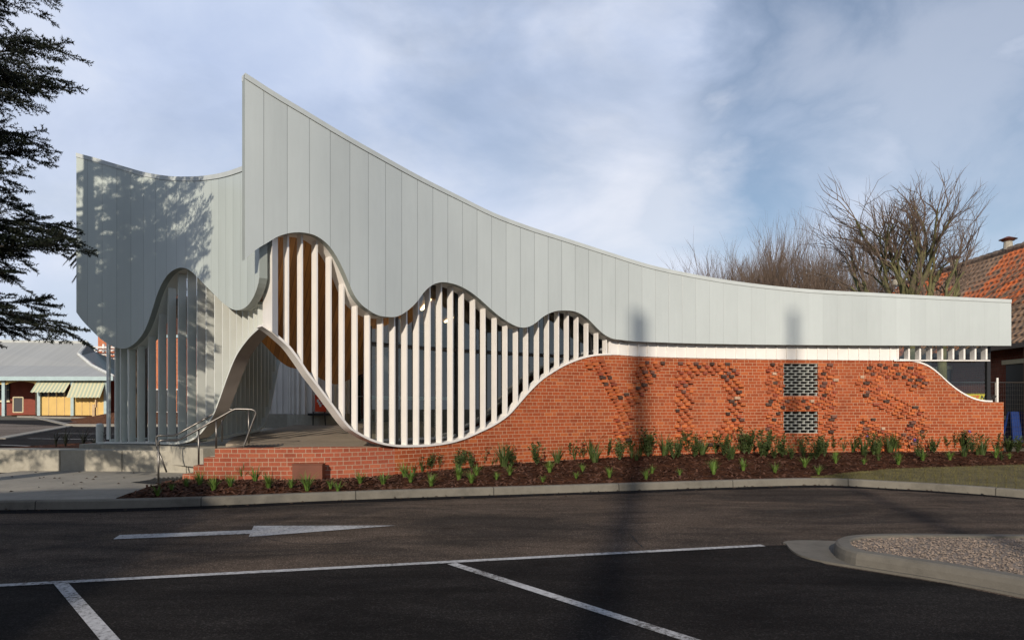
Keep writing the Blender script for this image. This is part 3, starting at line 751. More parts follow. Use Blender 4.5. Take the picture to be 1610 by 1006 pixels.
# raised letters
def inpoly(x, y, P):
    c = False; j = len(P)-1
    for i in range(len(P)):
        if (P[i][1] > y) != (P[j][1] > y) and x < (P[j][0]-P[i][0])*(y-P[i][1])/(P[j][1]-P[i][1])+P[i][0]: c = not c
        j = i
    return c
def dseg(x, y, a, b):
    dx, dy = b[0]-a[0], b[1]-a[1]; t = max(0, min(1, ((x-a[0])*dx+(y-a[1])*dy)/(dx*dx+dy*dy))); return math.hypot(x-a[0]-t*dx, y-a[1]-t*dy)
Sc = [(1442, 600), (1431, 584), (1406, 577), (1380, 582), (1363, 602), (1376, 622), (1400, 635), (1427, 644), (1442, 662), (1440, 681), (1420, 694), (1395, 693), (1372, 682), (1361, 670)]
def rect(a, b, c, d): return [(a, b), (c, b), (c, d), (a, d)]
LET = {
 'Y': lambda x, y: inpoly(x, y, [(917, 564), (952, 560), (988, 632), (993, 650), (992, 694), (964, 694), (966, 650), (960, 632)]) or inpoly(x, y, [(1010, 560), (1044, 560), (1042, 578), (1004, 634), (985, 642), (979, 626)]),
 'D': lambda x, y: inpoly(x, y, rect(1062, 561, 1088, 700)) or inpoly(x, y, rect(1062, 561, 1142, 589)) or inpoly(x, y, [(1128, 562), (1150, 566), (1164, 596), (1171, 628), (1168, 655), (1158, 680), (1138, 698), (1088, 702), (1088, 682), (1118, 682), (1134, 668), (1143, 650), (1145, 632), (1139, 608), (1128, 588)]),
 'H': lambda x, y: inpoly(x, y, rect(1205, 565, 1230, 688)) or inpoly(x, y, rect(1289, 565, 1313, 688)) or inpoly(x, y, rect(1228, 624.5, 1290, 644.5)),
 'S': lambda x, y: min(dseg(x, y, a, b) for a, b in zip(Sc, Sc[1:])) < 15.5,
}
rng = random.Random(4)
wy = lambda x: band_r(x) if x < 1415 else end_top(x)
for L, test in LET.items():
    m = MB()
    s0, s1 = BW.find(900), BW.find(1480)
    for row in range(2, 36):
        zc = row*.086+.050
        off = (row*.064) % .24 if L in 'HS' else ((-row*.055) % .24 if L == 'Y' else (row % 2)*.12+(row*.03) % .24)
        s = s0+off-.24
        while s < s1:
            p, n = BW.at(s); x = pxof(p); y = HZ-(zc-H)/p.y*F
            if test(x, y) and y > wy(x)+5.5 and rng.random() < .93:
                w = rng.choice((.11, .115, .14, .16)); dpt = rng.uniform(.03, .075); tg = Vector((-n.y, n.x))
                r = rng.random()
                c = (.47, .125, .033) if r < .36 else (.36, .088, .03) if r < .74 else (.07, .036, .024) if r < .83 else (.15, .065, .045) if r < .90 else (.45, .30, .20) if r < .92 else (.28, .06, .028)
                k = rng.uniform(.8, 1.15); c = tuple(q*k for q in c)
                rot = rng.uniform(.0, .14)
                a0 = p-tg*w/2+n*(dpt+rot*.3); a1 = p+tg*w/2+n*dpt; b1 = p+tg*w/2-n*.004; b0 = p-tg*w/2-n*.004
                m.hexa([(v.x, v.y, zc-.036) for v in (a0, a1, b1, b0)], [(v.x, v.y, zc+.037) for v in (a0, a1, b1, b0)], c=c)
            s += .24
    o = m.build('raised_letter', 'clinker', bw); o['label'] = 'letter '+L+' made of proud orange and charcoal bricks'
for h in holes:
    m = MB(); s0, s1 = BW.find(h[0]), BW.find(h[1]); p0 = BW.at(s0)[0]; zt, zb = zy(h[2], p0.y), zy(h[3], p0.y)
    nrow = int(round((zt-zb)/.086)); ch = (zt-zb)/nrow
    def bar(sa, sb, z0, z1, d0, d1):
        (pa, na), (pb, nb) = BW.at(sa), BW.at(sb); q = [pa+na*d0, pb+nb*d0, pb+nb*d1, pa+na*d1]
        m.hexa([(v.x, v.y, z0) for v in q], [(v.x, v.y, z1) for v in q])
    for i in range(nrow+1): bar(s0+.002, s1-.002, zb+i*ch-.005, zb+i*ch+.005, -.012, -.13)
    for i in range(nrow):
        s = s0+.01+(.12 if i % 2 else 0)
        while s < s1-.02: bar(s, s+.010, zb+i*ch+.0055, zb+(i+1)*ch-.0055, -.014, -.128); s += .24
    m.build('lattice_grille', simple('pale grille', (.52, .54, .50), .5), bw)
    m = MB(); (pa, na), (pb, nb) = BW.at(s0), BW.at(s1)
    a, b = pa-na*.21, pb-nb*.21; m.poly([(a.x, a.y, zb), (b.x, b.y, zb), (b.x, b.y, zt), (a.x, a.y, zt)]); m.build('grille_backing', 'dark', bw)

# wall mounted rust red box, block beneath
m = MB(); yb = BW.at(BW.find(483))[0].y
a, b = W(460, 753, yb-.2), W(507, 730, yb-.2)
m.bx(a.x, b.x, yb-.22, yb-.012, a.z, b.z)
box = m.build('wall_box', 'rust'); tag(box, 'rust red metal box fixed low on the stepped brick wall', 'wall box')
m = MB(); m.bx(a.x-.012, b.x+.012, yb-.235, yb-.014, b.z+.001, b.z+.016); m.build('lid', 'rust', box)
m = MB(); m.bx(a.x+.35, b.x-.02, yb-.17, yb-.02, a.z-.17, a.z-.003); tag(m.build('concrete_block', 'concrete_wall'), 'small grey concrete block in the mulch under the rust red box', 'block')

# ------------------------------------------------------------------ ground, road, kerbs
def gz(X, Y):
    left = .55+.012*max(0, Y-15.5); right = .22+.012*max(0, Y-19)
    k = sstep(-3, 6, X); back = left*(1-k)+right*k
    back = min(back, 1.2)
    y0 = 15.9+4.2*sstep(-6.8, -4.5, X)
    return -.08*(1-sstep(y0, y0+.7, Y))+back*sstep(y0, y0+.7, Y)
m = MB()
xs = [-500, -250, -120, -60]+[-50+2.5*i for i in range(41)]+[60, 120, 250, 500]; ys = [-300, -100, -40, 0, 8, 14, 15.6]+[15.9+.175*i for i in range(5)]+[17.5, 18.5, 19.5, 20.1, 20.45, 20.8, 22, 24, 30, 38, 50, 70, 100, 160, 300, 700]
m.grid([[(x, y, gz(x, y)) for x in xs] for y in ys]); tag(m.build('ground', 'soil', org=(0, 0, 0)), kind='structure')
kpx = [(-420, 812), (-200, 807), (0, 802), (160, 800), (330, 795), (520, 787), (690, 781), (820, 777), (1000, 771), (1120, 767), (1240, 763.5), (1290, 763), (1340, 764.5), (1400, 768), (1470, 772), (1610, 783), (1900, 812)]
kw = [G(x, y) for x, y in kpx]
def dense(P, step=.12):
    # Catmull-Rom through the points
    out = []
    for i in range(len(P)-1):
        p0, p1, p2, p3 = P[max(i-1, 0)], P[i], P[i+1], P[min(i+2, len(P)-1)]
        n = max(2, int((p2-p1).length/step))
        for k in range(n):
            t = k/n; out.append(.5*((2*p1)+(p2-p0)*t+(2*p0-5*p1+4*p2-p3)*t*t+(3*p1-p0-3*p2+p3)*t**3))
    out.append(P[-1]); return out
KF = dense(kw)
KN = []
for i in range(len(KF)):
    d = KF[min(i+1, len(KF)-1)]-KF[max(i-1, 0)]; d.z = 0; d.normalize(); KN.append(Vector((-d.y, d.x, 0)))   # away from road
m = MB(); m.grid([[(p.x, -60, 0) for p in KF], [(p.x, 3, 0) for p in KF], [(p.x, p.y+.05, 0) for p in KF]]); m.bx(-90, KF[0].x, -60, 11, -.02, 0)
tag(m.build('road', 'road', org=(0, 0, 0)), kind='structure')
def kh(p): return .025+.115*sstep(-8.9, -8.1, p.x)
rows = [[], [], [], [], []]; uv = [[] for _ in range(5)]; s = 0
for i, (p, n) in enumerate(zip(KF, KN)):
    if i: s += (p-KF[i-1]).length
    h = kh(p)
    for j, (d, z) in enumerate(((0, -.03), (.012, h*.86), (.035, h), (.17, h), (.17, -.05))):
        q = p+n*d; rows[j].append((q.x, q.y, z)); uv[j].append((s+.9, z))
m = MB(); m.grid(rows, uv); tag(m.build('kerb', 'kerbcon', org=(0, 0, 0)), kind='structure')
rg = random.Random(3)
m = MB(); m.grid([[(p.x+0, p.y-.36+.10*mnoise.noise(Vector((p.x*.7, 1, 0)))+.03*mnoise.noise(Vector((p.x*4, 2, 0))), .004) for p in KF], [(p.x, p.y+.01, .004) for p in KF]])
tag(m.build('road_edge_seal', 'seal', org=(0, 0, 0)), kind='structure')
# parking bay and lines
L0, L1 = G(0, 921), G(1200, 858); ld = (L1-L0).normalized(); ln = Vector((-ld.y, ld.x, 0))
def onl(t, o=0, z=0): q = L0+ld*t+ln*o; return Vector((q.x, q.y, z))
m = MB()
# far edge of the new surface, and where it stops against the old one near the island
edge = [onl(-60, .02), onl(-20, .02), onl(0, .02), onl(7.6, .02), G(1235, 857), G(1300, 888), G(1480, 917), G(1700, 960)]
m.grid([[(p.x, -30, .004) for p in edge], [(p.x, 2, .004) for p in edge], [(p.x, p.y, .004) for p in edge]])
tag(m.build('parking_bay', 'bay', org=(0, 0, 0)), kind='structure')
m = MB()
def stripe(a, b, w, z=.009):
    d = (b-a).normalized(); n = Vector((-d.y, d.x, 0))*w/2; k = max(1, int((b-a).length/.25))
    A = [a.lerp(b, i/k) for i in range(k+1)]
    m.grid([[(p-n).xy.to_tuple()+(z,) for p in A], [(p+n).xy.to_tuple()+(z,) for p in A]])
stripe(onl(-20), G(1200, 858), .10)
tag(m.build('bay_line', 'road_paint', org=(0, 0, 0)), kind='structure')
m = MB(); stripe(G(95, 917), G(95, 917)+(G(172, 1006)-G(95, 917))*3, .105, .0095); stripe(G(710, 886.5), G(710, 886.5)+(G(1082, 1006)-G(710, 886.5))*2.5, .105, .0095)
tag(m.build('bay_divider_line', 'road_paint', org=(0, 0, 0)), kind='structure')
m = MB(); m.poly([G(178, 847, .006), G(393, 838.5, .006), G(400, 832.5, .006), G(188, 840.5, .006)]); m.poly([G(391, 843.5, .0065), G(622, 825.5, .0065), G(399, 826, .0065)])
tag(m.build('road_arrow', 'road_paint', org=(0, 0, 0)), kind='structure')
m = MB()
def crack(pts, w):
    P = dense([G(x, y, .005) for x, y in pts], .08)
    for a, b in zip(P, P[1:]):
        d = b-a; n = Vector((-d.y, d.x, 0)).normalized()*w*rg.uniform(.4, 1.1); j = Vector((rg.uniform(-.008, .008), rg.uniform(-.012, .012), 0))
        m.poly([a-n, b-n+j, b+n+j, a+n])
crack([(905, 826), (960, 826), (1000, 822), (1035, 820)], .012); crack([(990, 838), (1000, 850), (1012, 861)], .010); crack([(1250, 815), (1310, 812), (1330, 808), (1338, 806)], .012)
crack([(410, 843), (450, 852), (510, 855), (600, 848)], .011); crack([(1180, 815), (1235, 814)], .008); crack([(1490, 788), (1560, 791)], .02)
tag(m.build('road_crack', 'crack', org=(0, 0, 0)), kind='structure')
# median island
front = [(1236, 857), (1243, 866), (1260, 876), (1290, 884), (1345, 893), (1400, 902), (1480, 915), (1610, 940), (1750, 972)]
backp = [(1750, 846), (1610, 843), (1500, 841.5), (1400, 841), (1345, 841.5), (1300, 843), (1262, 846.5), (1243, 851)]
out = dense([G(x, y) for x, y in front], .1)+dense([Vector((x, y, 0)) for x, y in ((8.6, 7.82), (7.2, 7.84), (6.0, 7.86), (5.0, 7.9), (4.4, 7.96), (4.0, 8.03), (3.7, 8.09), (3.45, 8.12), (3.25, 8.07), (3.17, 7.98))], .1)
# distance based inset
def inset(P, d):
    R2 = []; n = len(P)
    for i in range(n):
        a, b = P[i-1], P[(i+1) % n]; e = (b-a); e.z = 0
        e.normalize(); R2.append(P[i]+Vector((-e.y, e.x, 0))*d)
    return R2
def nose(p): return 1-sstep(.1, 1.15, math.hypot(p.x-3.15, p.y-7.87))
i1 = []; 
ap = [.02+.25*nose(p) for p in out]
def insetv(P, ds):
    R2 = []; n = len(P)
    for i in range(n):
        a, b = P[(i-3) % n], P[(i+3) % n]; e = (b-a); e.z = 0
        if e.length < 1e-6: e = Vector((1, 0, 0))
        e.normalize(); R2.append(P[i]+Vector((-e.y, e.x, 0))*ds[i])
    return R2
K_ = [G(1345, 891.6), G(1400, 900.6), G(1480, 913.8), G(1610, 938.6), G(1750, 970), Vector((8.5, 7.79, 0)), Vector((7.0, 7.81, 0)), Vector((5.5, 7.84, 0)), Vector((4.6, 7.87, 0)), Vector((4.1, 7.84, 0)), Vector((3.76, 7.72, 0)), Vector((3.54, 7.50, 0)), Vector((3.42, 7.22, 0)), Vector((3.40, 6.98, 0))]
KO = dense(K_+[K_[0]], .06)[:-1]
def ring(d, z): return [Vector((p.x, p.y, z+.004*mnoise.noise(p*1.7))) for p in insetv(KO, [d]*len(KO))]
m = MB(); ap_ = [Vector((p.x, p.y, .022)) for p in out]
m.poly(ap_); m.grid([[*out, out[0]], [*ap_, ap_[0]]])
rs = [ring(d, z) for d, z in ((0, .0), (.006, .09), (.02, .135), (.045, .152), (.15, .156), (.165, .146), (.168, .08))]
m.grid([[*r, r[0]] for r in rs])
tag(m.build('island_kerb', 'island_con', org=(0, 0, 0)), kind='structure')
grav = [Vector((p.x, p.y, .125)) for p in ring(.16, .125)]
m = MB(); m.poly(grav)
rp = random.Random(8)
gx0, gx1 = 4.0, 9.5
xy = [(p.x, p.y) for p in grav]
for i in range(16000):
    x, y = rp.uniform(3.2, 8.0), rp.uniform(4.8, 8.8)
    if not inpoly(x, y, xy): continue
    r = rp.uniform(.008, .019); a = rp.random()*6.28; z = .126+r*.4
    c_, s_ = math.cos(a)*r, math.sin(a)*r; e = rp.uniform(.5, 1)
    q = [(x+c_, y+s_, z), (x-s_*e, y+c_*e, z), (x-c_, y-s_, z), (x+s_*e, y-c_*e, z)]; tp = (x, y, z+r*.7)
    for j in range(4): m.poly([q[j], q[(j+1) % 4], tp], mi=1)
tag(m.build('gravel', ['gravel', 'pebble'], org=(0, 0, 0)), kind='stuff')

# forecourt, terrace, steps, retaining wall
back = [q+n*.17 for q, n in zip(KF, KN)]
fc = [Vector((p.x, p.y, kh(p)-.002)) for p in back if p.x < -7.0]
def kback0(x):
    q = min(back, key=lambda p: abs(pxof(p)-x)); return Vector((q.x, q.y, .112))
m = MB()
def fz(p): return .13
rowA = fc; rowB = [Vector((p.x, 12.4, .13)) for p in fc]; rowC = [Vector((p.x, 16.6, .12)) for p in fc]
m.grid([rowA, rowB, rowC]); e = fc[-1]
e2 = kback0(235); m.grid([[e, e2], [Vector((e.x, 12.4, .13)), Vector((-6.0, 12.4, .116))], [Vector((e.x, 13.3, .13)), Vector((-6.3, 13.3, .12))], [Vector((e.x, 16.6, .12)), Vector((-5.6, 16.6, .12))]])
tag(m.build('forecourt', 'concrete', org=(0, 0, 0)), kind='structure')
m = MB(); rp2 = random.Random(12)
for i in range(46+130):
    x, y = rp2.uniform(-12, -7.2), rp2.uniform(11.6, 15.5); a = rp2.random()*6.28; r = rp2.uniform(.02, .045)
    d = Vector((math.cos(a), math.sin(a), 0))*r; n = Vector((-d.y, d.x, 0))*.5; c = Vector((x, y, .142))
    if i > 45:
        q = KF[rp2.randrange(20, len(KF)-20)]; c = Vector((q.x+rp2.uniform(-.2, .2), q.y-abs(rp2.gauss(0, .22))-.02, .016))
    m.poly([c-d, c+n+Vector((0, 0, .02)), c+d, c-n])
tag(m.build('fallen_leaves', simple('dead leaves', (.03, .018, .01), .9), org=(0, 0, 0)), kind='stuff')
# curved concrete retaining wall
rw_top = [(-24, 15.75), (-16, 15.85), (-12.2, 15.9), (-10.5, 15.85), (-9.0, 15.75), (-8.0, 15.55), (-7.3, 15.3), (-6.85, 15.05)]
RT = dense([Vector((x, y, 0)) for x, y in rw_top], .3)
rows = [[], [], [], []]
for i, p in enumerate(RT):
    d = RT[min(i+1, len(RT)-1)]-RT[max(i-1, 0)]; d.normalize(); n = Vector((-d.y, d.x, 0))
    for j, (o, z) in enumerate(((0, .08), (0, .60), (.012, .612), (.62, .612))): q = p+n*o; rows[j].append((q.x, q.y, z))
m = MB(); m.grid(rows); m.grid([rows[3], [(q[0], q[1], .08) for q in rows[3]]]); m.poly([r[-1] for r in rows]+[(rows[3][-1][0], rows[3][-1][1], .08)])
for x in (-13.0, -10.6, -8.9, -7.45):
    i = min(range(len(RT)), key=lambda k: abs(RT[k].x-x)); p = RT[i]
    m.box((p.x, p.y-.0, .34), (.014, .008, .5), 0, mi=1)
tag(m.build('retaining_wall', ['concrete_wall', 'crack'], org=(-12, 15.8, .1)), 'pale curved concrete retaining wall left of the steps', 'wall')
# screen plinth and terrace
pp = [tuple(LW.off(i, .10)) for i in range(int(35/1.5), int(235/1.5), 6)]
fill(pp+[(-6.3, 15.2), (-6.9, 18.8), (-9.0, 18.8), (-10.3, 17.5)], .30, .715, 'plinth', 'concrete_wall', bld)
terr = [(-5.82, 13.66), (-4.0, 13.68), (-3.1, 14.0), (-2.3, 14.62), (-1.6, 15.3), (-1.4, 16.2), (-3.2, 24), (-6.9, 24), (-6.9, 17), (-6.25, 14.9), (-5.82, 14.9)]
m = MB(); m.poly([(x, y, TZ(y)) for x, y in terr], [(x, y) for x, y in terr])
for a, b in zip(terr, terr[1:]+terr[:1]): m.poly([(a[0], a[1], 0), (b[0], b[1], 0), (b[0], b[1], TZ(b[1])), (a[0], a[1], TZ(a[1]))])
tag(m.build('terrace', 'terrace', org=(0, 0, 0)), kind='structure')
m = MB()
for i, (x0_, z) in enumerate(((-6.46, .29), (-6.25, .455), (-6.04, .62))):
    m.bx(x0_, -5.825, 13.66+i*.004, 15.1-i*.004, .0 if i == 0 else z-.163, z)
stp = m.build('concrete_steps', 'concrete_wall'); tag(stp, 'short flight of concrete steps behind the stepped end of the brick wall', 'steps')

# handrails
def rail(name, pts, posts, label, r=.021):
    t = empty(name, pts[0], label, 'handrail', 'steel handrails of the entry steps')
    m = MB(); P = dense([Vector(p) for p in pts], .06); m.tube(P, r, 8); m.build('rail', 'steel', t, smooth=True)
    for (a, b) in posts: mm = MB(); mm.tube([a, b], r*.92, 8); mm.build('post', 'steel', t, smooth=True)
def Wp(x, y, Y): return W(x, y, Y)
f = [Wp(249, 700, 13.25), Wp(249.6, 695, 13.25), Wp(253, 692.2, 13.25), Wp(262, 691.8, 13.3), Wp(277, 691.6, 13.45), Wp(283, 690.5, 13.5), Wp(291, 686, 13.6), Wp(320, 670, 13.75), Wp(350, 653.5, 13.8), Wp(366, 644.5, 13.82), Wp(372, 643, 13.83), Wp(380, 643, 13.84), Wp(394, 643.4, 13.86), Wp(400, 645.5, 13.87), Wp(402.3, 649.5, 13.88), Wp(400.5, 655, 13.88), Wp(392, 678, 13.88), Wp(382.5, 704, 13.88)]
rail('handrail', f, [(Wp(249.3, 697, 13.25), Wp(249, 764, 13.25)), (Wp(312.4, 674.5, 13.74), Wp(312.4, 730, 13.74)), (Wp(340, 659.5, 13.8), Wp(340, 706, 13.8))], 'near steel handrail whose top end loops back down to the terrace')
b_ = [Wp(247.5, 706, 14.4), Wp(246, 694, 14.4), Wp(245.6, 688, 14.4), Wp(248, 685, 14.4), Wp(256, 684.4, 14.42), Wp(270, 684.4, 14.5), Wp(277, 683, 14.55), Wp(284, 679.5, 14.6), Wp(320, 659.5, 14.7), Wp(342, 647, 14.75), Wp(349, 643.8, 14.78), Wp(358, 643.4, 14.8), Wp(376, 643.4, 14.8), Wp(391, 643.6, 14.8)]
rail('handrail', b_, [(Wp(247.5, 704, 14.4), Wp(262, 742, 14.4)), (Wp(391, 643.6, 14.8), Wp(391, 697, 14.8)), (Wp(349, 644, 14.78), Wp(349, 694, 14.78))], 'far steel handrail standing on the left side of the steps')
# tactile pads: arcs of black strips
def tact(cx_, cy_, z, rx, label, n, a0, a1, r0_, dr, flip=1):
    m = MB(); c = Vector((cx_, cy_, z))
    for i in range(n):
        r = r0_+dr*i; P = []
        k = 14
        A = [c+Vector((math.cos(R_(a0+(a1-a0)*j/k))*r*flip, math.sin(R_(a0+(a1-a0)*j/k))*r, 0)) for j in range(k+1)]
        B = [c+Vector((math.cos(R_(a0+(a1-a0)*j/k))*(r+dr*.5)*flip, math.sin(R_(a0+(a1-a0)*j/k))*(r+dr*.5), 0)) for j in range(k+1)]
        up = Vector((0, 0, .006))
        m.grid([A, [p+up for p in A], [p+up for p in B], B])
    tag(m.build('tactile_pad', 'rubber'), label, 'tactile pad', 'tactile pads of the entry steps')
tact(-8.1, 13.75, .135, 1, 'black ribbed tactile pad on the forecourt at the foot of the handrail', 9, -32, 32, .78, .082)
tact(-6.55, 14.15, TZ(14.15)+.006, 1, 'black ribbed tactile pad on the terrace at the top of the handrail', 9, -20, 24, 1.0, .085)

# ------------------------------------------------------------------ mulch bed, lawn
def kback(x):
    # kerb back point for a pixel column
    best = min(range(len(KF)), key=lambda i: abs(pxof(KF[i]+KN[i]*.17)-x)); q = KF[best]+KN[best]*.17; return Vector((q.x, q.y, kh(q)-.006))
lz = lambda x: .15+.05*sstep(1280, 1400, x)
lawn_e = lin([(1270, 748.5), (1290, 747.5), (1340, 743), (1400, 737), (1500, 733.5), (1610, 730), (1700, 728)])
ma = lin([(0, 185), (.12, 330), (.25, 500), (.6, 1000), (.8, 1290), (1, 1690)]); mb = lin([(0, 288), (.12, 345), (.25, 500), (.6, 1000), (.8, 1290), (.98, 1578), (1, 1640)])
wz = lin([(287, .17), (560, .16), (800, .24), (1100, .31), (1640, .34)])
rows = []; NA, NB = 220, 14
for i in range(NB+1):
    v = i/NB; r = []
    for j in range(NA+1):
        t_ = j/NA; xa, xb_ = ma(t_), mb(t_)
        A = kback(xa) if xa < 1270 else G(xa, lawn_e(xa), lz(xa))
        if 1270 <= xa < 1330: A = kback(xa).lerp(G(xa, lawn_e(xa), lz(xa)), sstep(1270, 1330, xa))
        p, n = BW.at(BW.find(min(xb_, 1600))); B = Vector((p.x, p.y+.05, wz(xb_)))
        if xb_ > 1590: B = Vector((p.x+.6, p.y+.2, .34))
        q = A.lerp(B, v); k = math.sin(math.pi*v)
        q.z += k*.05+k*.035*mnoise.noise(Vector((q.x*2.3, q.y*2.3, 0)))+.014*mnoise.noise(Vector((q.x*9, q.y*9, 3)))*min(1, k*3)
        r.append(q)
    rows.append(r)
m = MB(); m.grid(rows)
bedrows = rows
def bed(t_, v):
    j = min(NA-1, int(t_*NA)); u = t_*NA-j; i = min(NB-1, int(v*NB)); w = v*NB-i
    return (rows_b[i][j].lerp(rows_b[i][j+1], u)).lerp(rows_b[i+1][j].lerp(rows_b[i+1][j+1], u), w)
rows_b = [[q.copy() for q in r] for r in rows]
rc = random.Random(21)
for i in range(7500):
    c = bed(rc.random(), rc.uniform(.01, .99)); a = rc.random()*6.28; L = rc.uniform(.02, .06); d = Vector((math.cos(a), math.sin(a), rc.uniform(-.5, .6)))*L; n = Vector((-math.sin(a), math.cos(a), rc.uniform(-.4, .4)))*L*rc.uniform(.2, .45)
    c.z += .012
    m.poly([c-d-n, c+d-n*.6, c+d+n, c-d+n*.7], mi=1)
tag(m.build('bark_mulch', ['mulch', 'chip'], org=(0, 0, 0)), kind='stuff')
# lawn
rows = []
for i in range(7):
    v = i/6; r = []
    for j in range(61):
        xa = 1272+(1700-1272)*j/60; A = kback(xa); A.z = .135; B = G(xa, lawn_e(xa), lz(xa)) if xa >= 1330 else kback(xa).lerp(G(xa, lawn_e(xa), lz(xa)), sstep(1270, 1330, xa))
        q = A.lerp(B, v); q.z += .02*math.sin(math.pi*v)+.008*mnoise.noise(Vector((q.x*5, q.y*5, 0))); r.append(q)
    rows.append(r)
m = MB(); m.grid(rows); rl = random.Random(5)
for i in range(16000):
    j = rl.randrange(60); k = rl.randrange(6); u, w = rl.random(), rl.random()
    p = rows[k][j].lerp(rows[k][j+1], u).lerp(rows[k+1][j].lerp(rows[k+1][j+1], u), w); a = rl.random()*6.28; h = rl.uniform(.015, .04)
    d = Vector((math.cos(a), math.sin(a), 0)); m.poly([p-d*.004, p+d*.004, p+Vector((rl.uniform(-.02, .02), rl.uniform(-.02, .02), h))], mi=1)
tag(m.build('lawn', ['lawn', 'blade'], org=(0, 0, 0)), kind='stuff')

# ------------------------------------------------------------------ bed plants
def blade(m, c, a, L, w, lean, mi=0, seg=3):
    d = Vector((math.cos(a), math.sin(a), 0)); n = Vector((-d.y, d.x, 0)); A = []; B = []
    for i in range(seg+1):
        t_ = i/seg; p = c+d*(L*lean*t_**1.7)+Vector((0, 0, L*(t_-.38*lean*t_**2.4))); ww = w*(1-t_**1.5)*.5+.0006
        A.append(p-n*ww); B.append(p+n*ww)
    m.grid([A, B], mi=mi)
def tuft(seed, h, nb, w):
    r = random.Random(seed); m = MB()
    for i in range(nb): a = r.random()*6.28; blade(m, Vector((math.cos(a)*.02, math.sin(a)*.02, 0)), a+r.uniform(-.5, .5), h*r.uniform(.55, 1.1), w, r.uniform(.15, .85))
    return m
def shrub(seed, h, kind):
    r = random.Random(seed); m = MB(); 
    if kind == 'leafy':
        for i in range(r.randint(12, 16)):
            a = r.random()*6.28; L = h*r.uniform(.55, 1.05); ln_ = r.uniform(.1, .5); P = [Vector((math.cos(a)*ln_*L*t_, math.sin(a)*ln_*L*t_, L*t_)) for t_ in (0, .35, .7, 1)]
            m.tube(P, [.006, .005, .004, .002], 3, mi=1)
            for k in range(28):
                t_ = r.uniform(.15, 1.02); p = Vector((math.cos(a)*ln_*L*t_, math.sin(a)*ln_*L*t_, L*t_)); b = r.random()*6.28; s = r.uniform(.028, .055); d = Vector((math.cos(b), math.sin(b), r.uniform(-.2, .7)))*s; n = d.cross(Vector((r.uniform(-1, 1), r.uniform(-1, 1), 1))).normalized()*s*.4
                m.poly([p, p+d*.5+n, p+d*1.2, p+d*.5-n])
    else:
        for i in range(44): a = r.random()*6.28; blade(m, Vector((math.cos(a)*.05, math.sin(a)*.04, 0)), a+r.uniform(-.4, .4), h*r.uniform(.55, 1.1), .022, r.uniform(.12, .7))
    return m
protos = {}
def place(kind, maker, mats, name, loc, label, cat, group, rz, sc_):
    if kind not in protos:
        m = maker(); o = m.build(name, mats, org=(0, 0, 0)); protos[kind] = o
    else:
        o = protos[kind].copy(); col.objects.link(o)
    o.location = loc; o.rotation_euler = (0, 0, rz); o.scale = (sc_,)*3; tag(o, label, cat, group); return o
def zone(x):
    for x1, n in ((290, 'left of the stepped brick end'), (450, 'below the low stepped brickwork'), (540, 'beside the rust red wall box'), (640, 'under the foot of the white fins'), (760, 'below the lowest dip of the fin screen'), (905, 'below the climbing white sill'), (1040, 'below the raised letter Y'), (1190, 'below the raised letter D'), (1330, 'below the raised letter H and its grilles'), (1470, 'below the raised letter S'), (2000, 'below the falling east end of the wall')):
        if x < x1: return n
rt = random.Random(17)
tufts = [(246, 776), (270, 771), (300, 765), (316, 764), (334, 766), (360, 768), (378, 755), (398, 757), (424, 765), (452, 763), (487, 768), (520, 766), (533, 768), (566, 758), (602, 762), (634, 752), (640, 760), (677, 764), (720, 755), (731, 763), (750, 747), (782, 758), (807, 750), (848, 757), (860, 746), (902, 754), (915, 742), (963, 750), (1018, 752), (1026, 740), (1072, 748), (1120, 745), (1128, 735), (1170, 741), (1222, 745), (1265, 738), (1310, 730), (1362, 732), (1405, 728), (1455, 726), (1500, 724), (1560, 722), (1595, 720), (1290, 742), (1318, 722)]
def bedpoint(x, y):
    best = None
    for r in rows_b:
        for q in r:
            px_ = pxof(q); py_ = HZ-(q.z-H)/q.y*F; d = (px_-x)**2+((py_-y)*2)**2
            if best is None or d < best[0]: best = (d, q)
    return best[1].copy()
for i, (x, y) in enumerate(tufts):
    k = i % 5; q = bedpoint(x+rt.uniform(-7, 7), y+rt.uniform(-4, 4)); q.z -= .01
    place('tuft%d' % k, lambda: tuft(k, .31, 44, .015), 'tuft', 'grass_tuft', q, 'small bright green grass tuft '+zone(x), 'grass tuft', 'bright green tufts in the mulch bed', rt.random()*6.28, rt.uniform(.55, 1.25))
shr = [(672, 735, .42), (690, 738, .35), (720, 728, .40), (755, 722, .40), (790, 733, .62), (800, 728, .5), (842, 730, .6), (877, 728, .55), (917, 722, .5), (936, 728, .62), (955, 718, .5), (975, 724, .55), (1008, 716, .6), (1022, 718, .7), (1047, 716, .75), (1062, 722, .5), (1090, 718, .6), (1105, 714, .55), (1135, 716, .6), (1150, 722, .5), (1180, 714, .65), (1196, 718, .5), (1225, 712, .55), (1262, 712, .45), (1290, 712, .6), (1300, 718, .5), (1312, 710, .55), (1343, 710, .7), (1378, 712, .5), (1395, 708, .55), (1425, 710, .5), (1441, 706, .6), (1462, 708, .5), (1485, 706, .55), (1517, 706, .7), (1530, 712, .5), (1562, 708, .5), (1590, 706, .5), (1605, 704, .55), (650, 742, .3), (740, 735, .35), (1240, 722, .4), (1356, 716, .55), (1372, 706, .6), (1410, 704, .55), (1500, 700, .5), (1545, 702, .55), (990, 712, .5), (1075, 708, .55), (1165, 708, .5)]
rs_ = random.Random(31)
shr += [(rs_.uniform(880, 1600), rs_.uniform(700, 724), rs_.choice((.25, .32, .4, .5, .6, .68))) for _ in range(70)]+[(rs_.uniform(650, 880), rs_.uniform(722, 742), rs_.uniform(.3, .5)) for _ in range(10)]
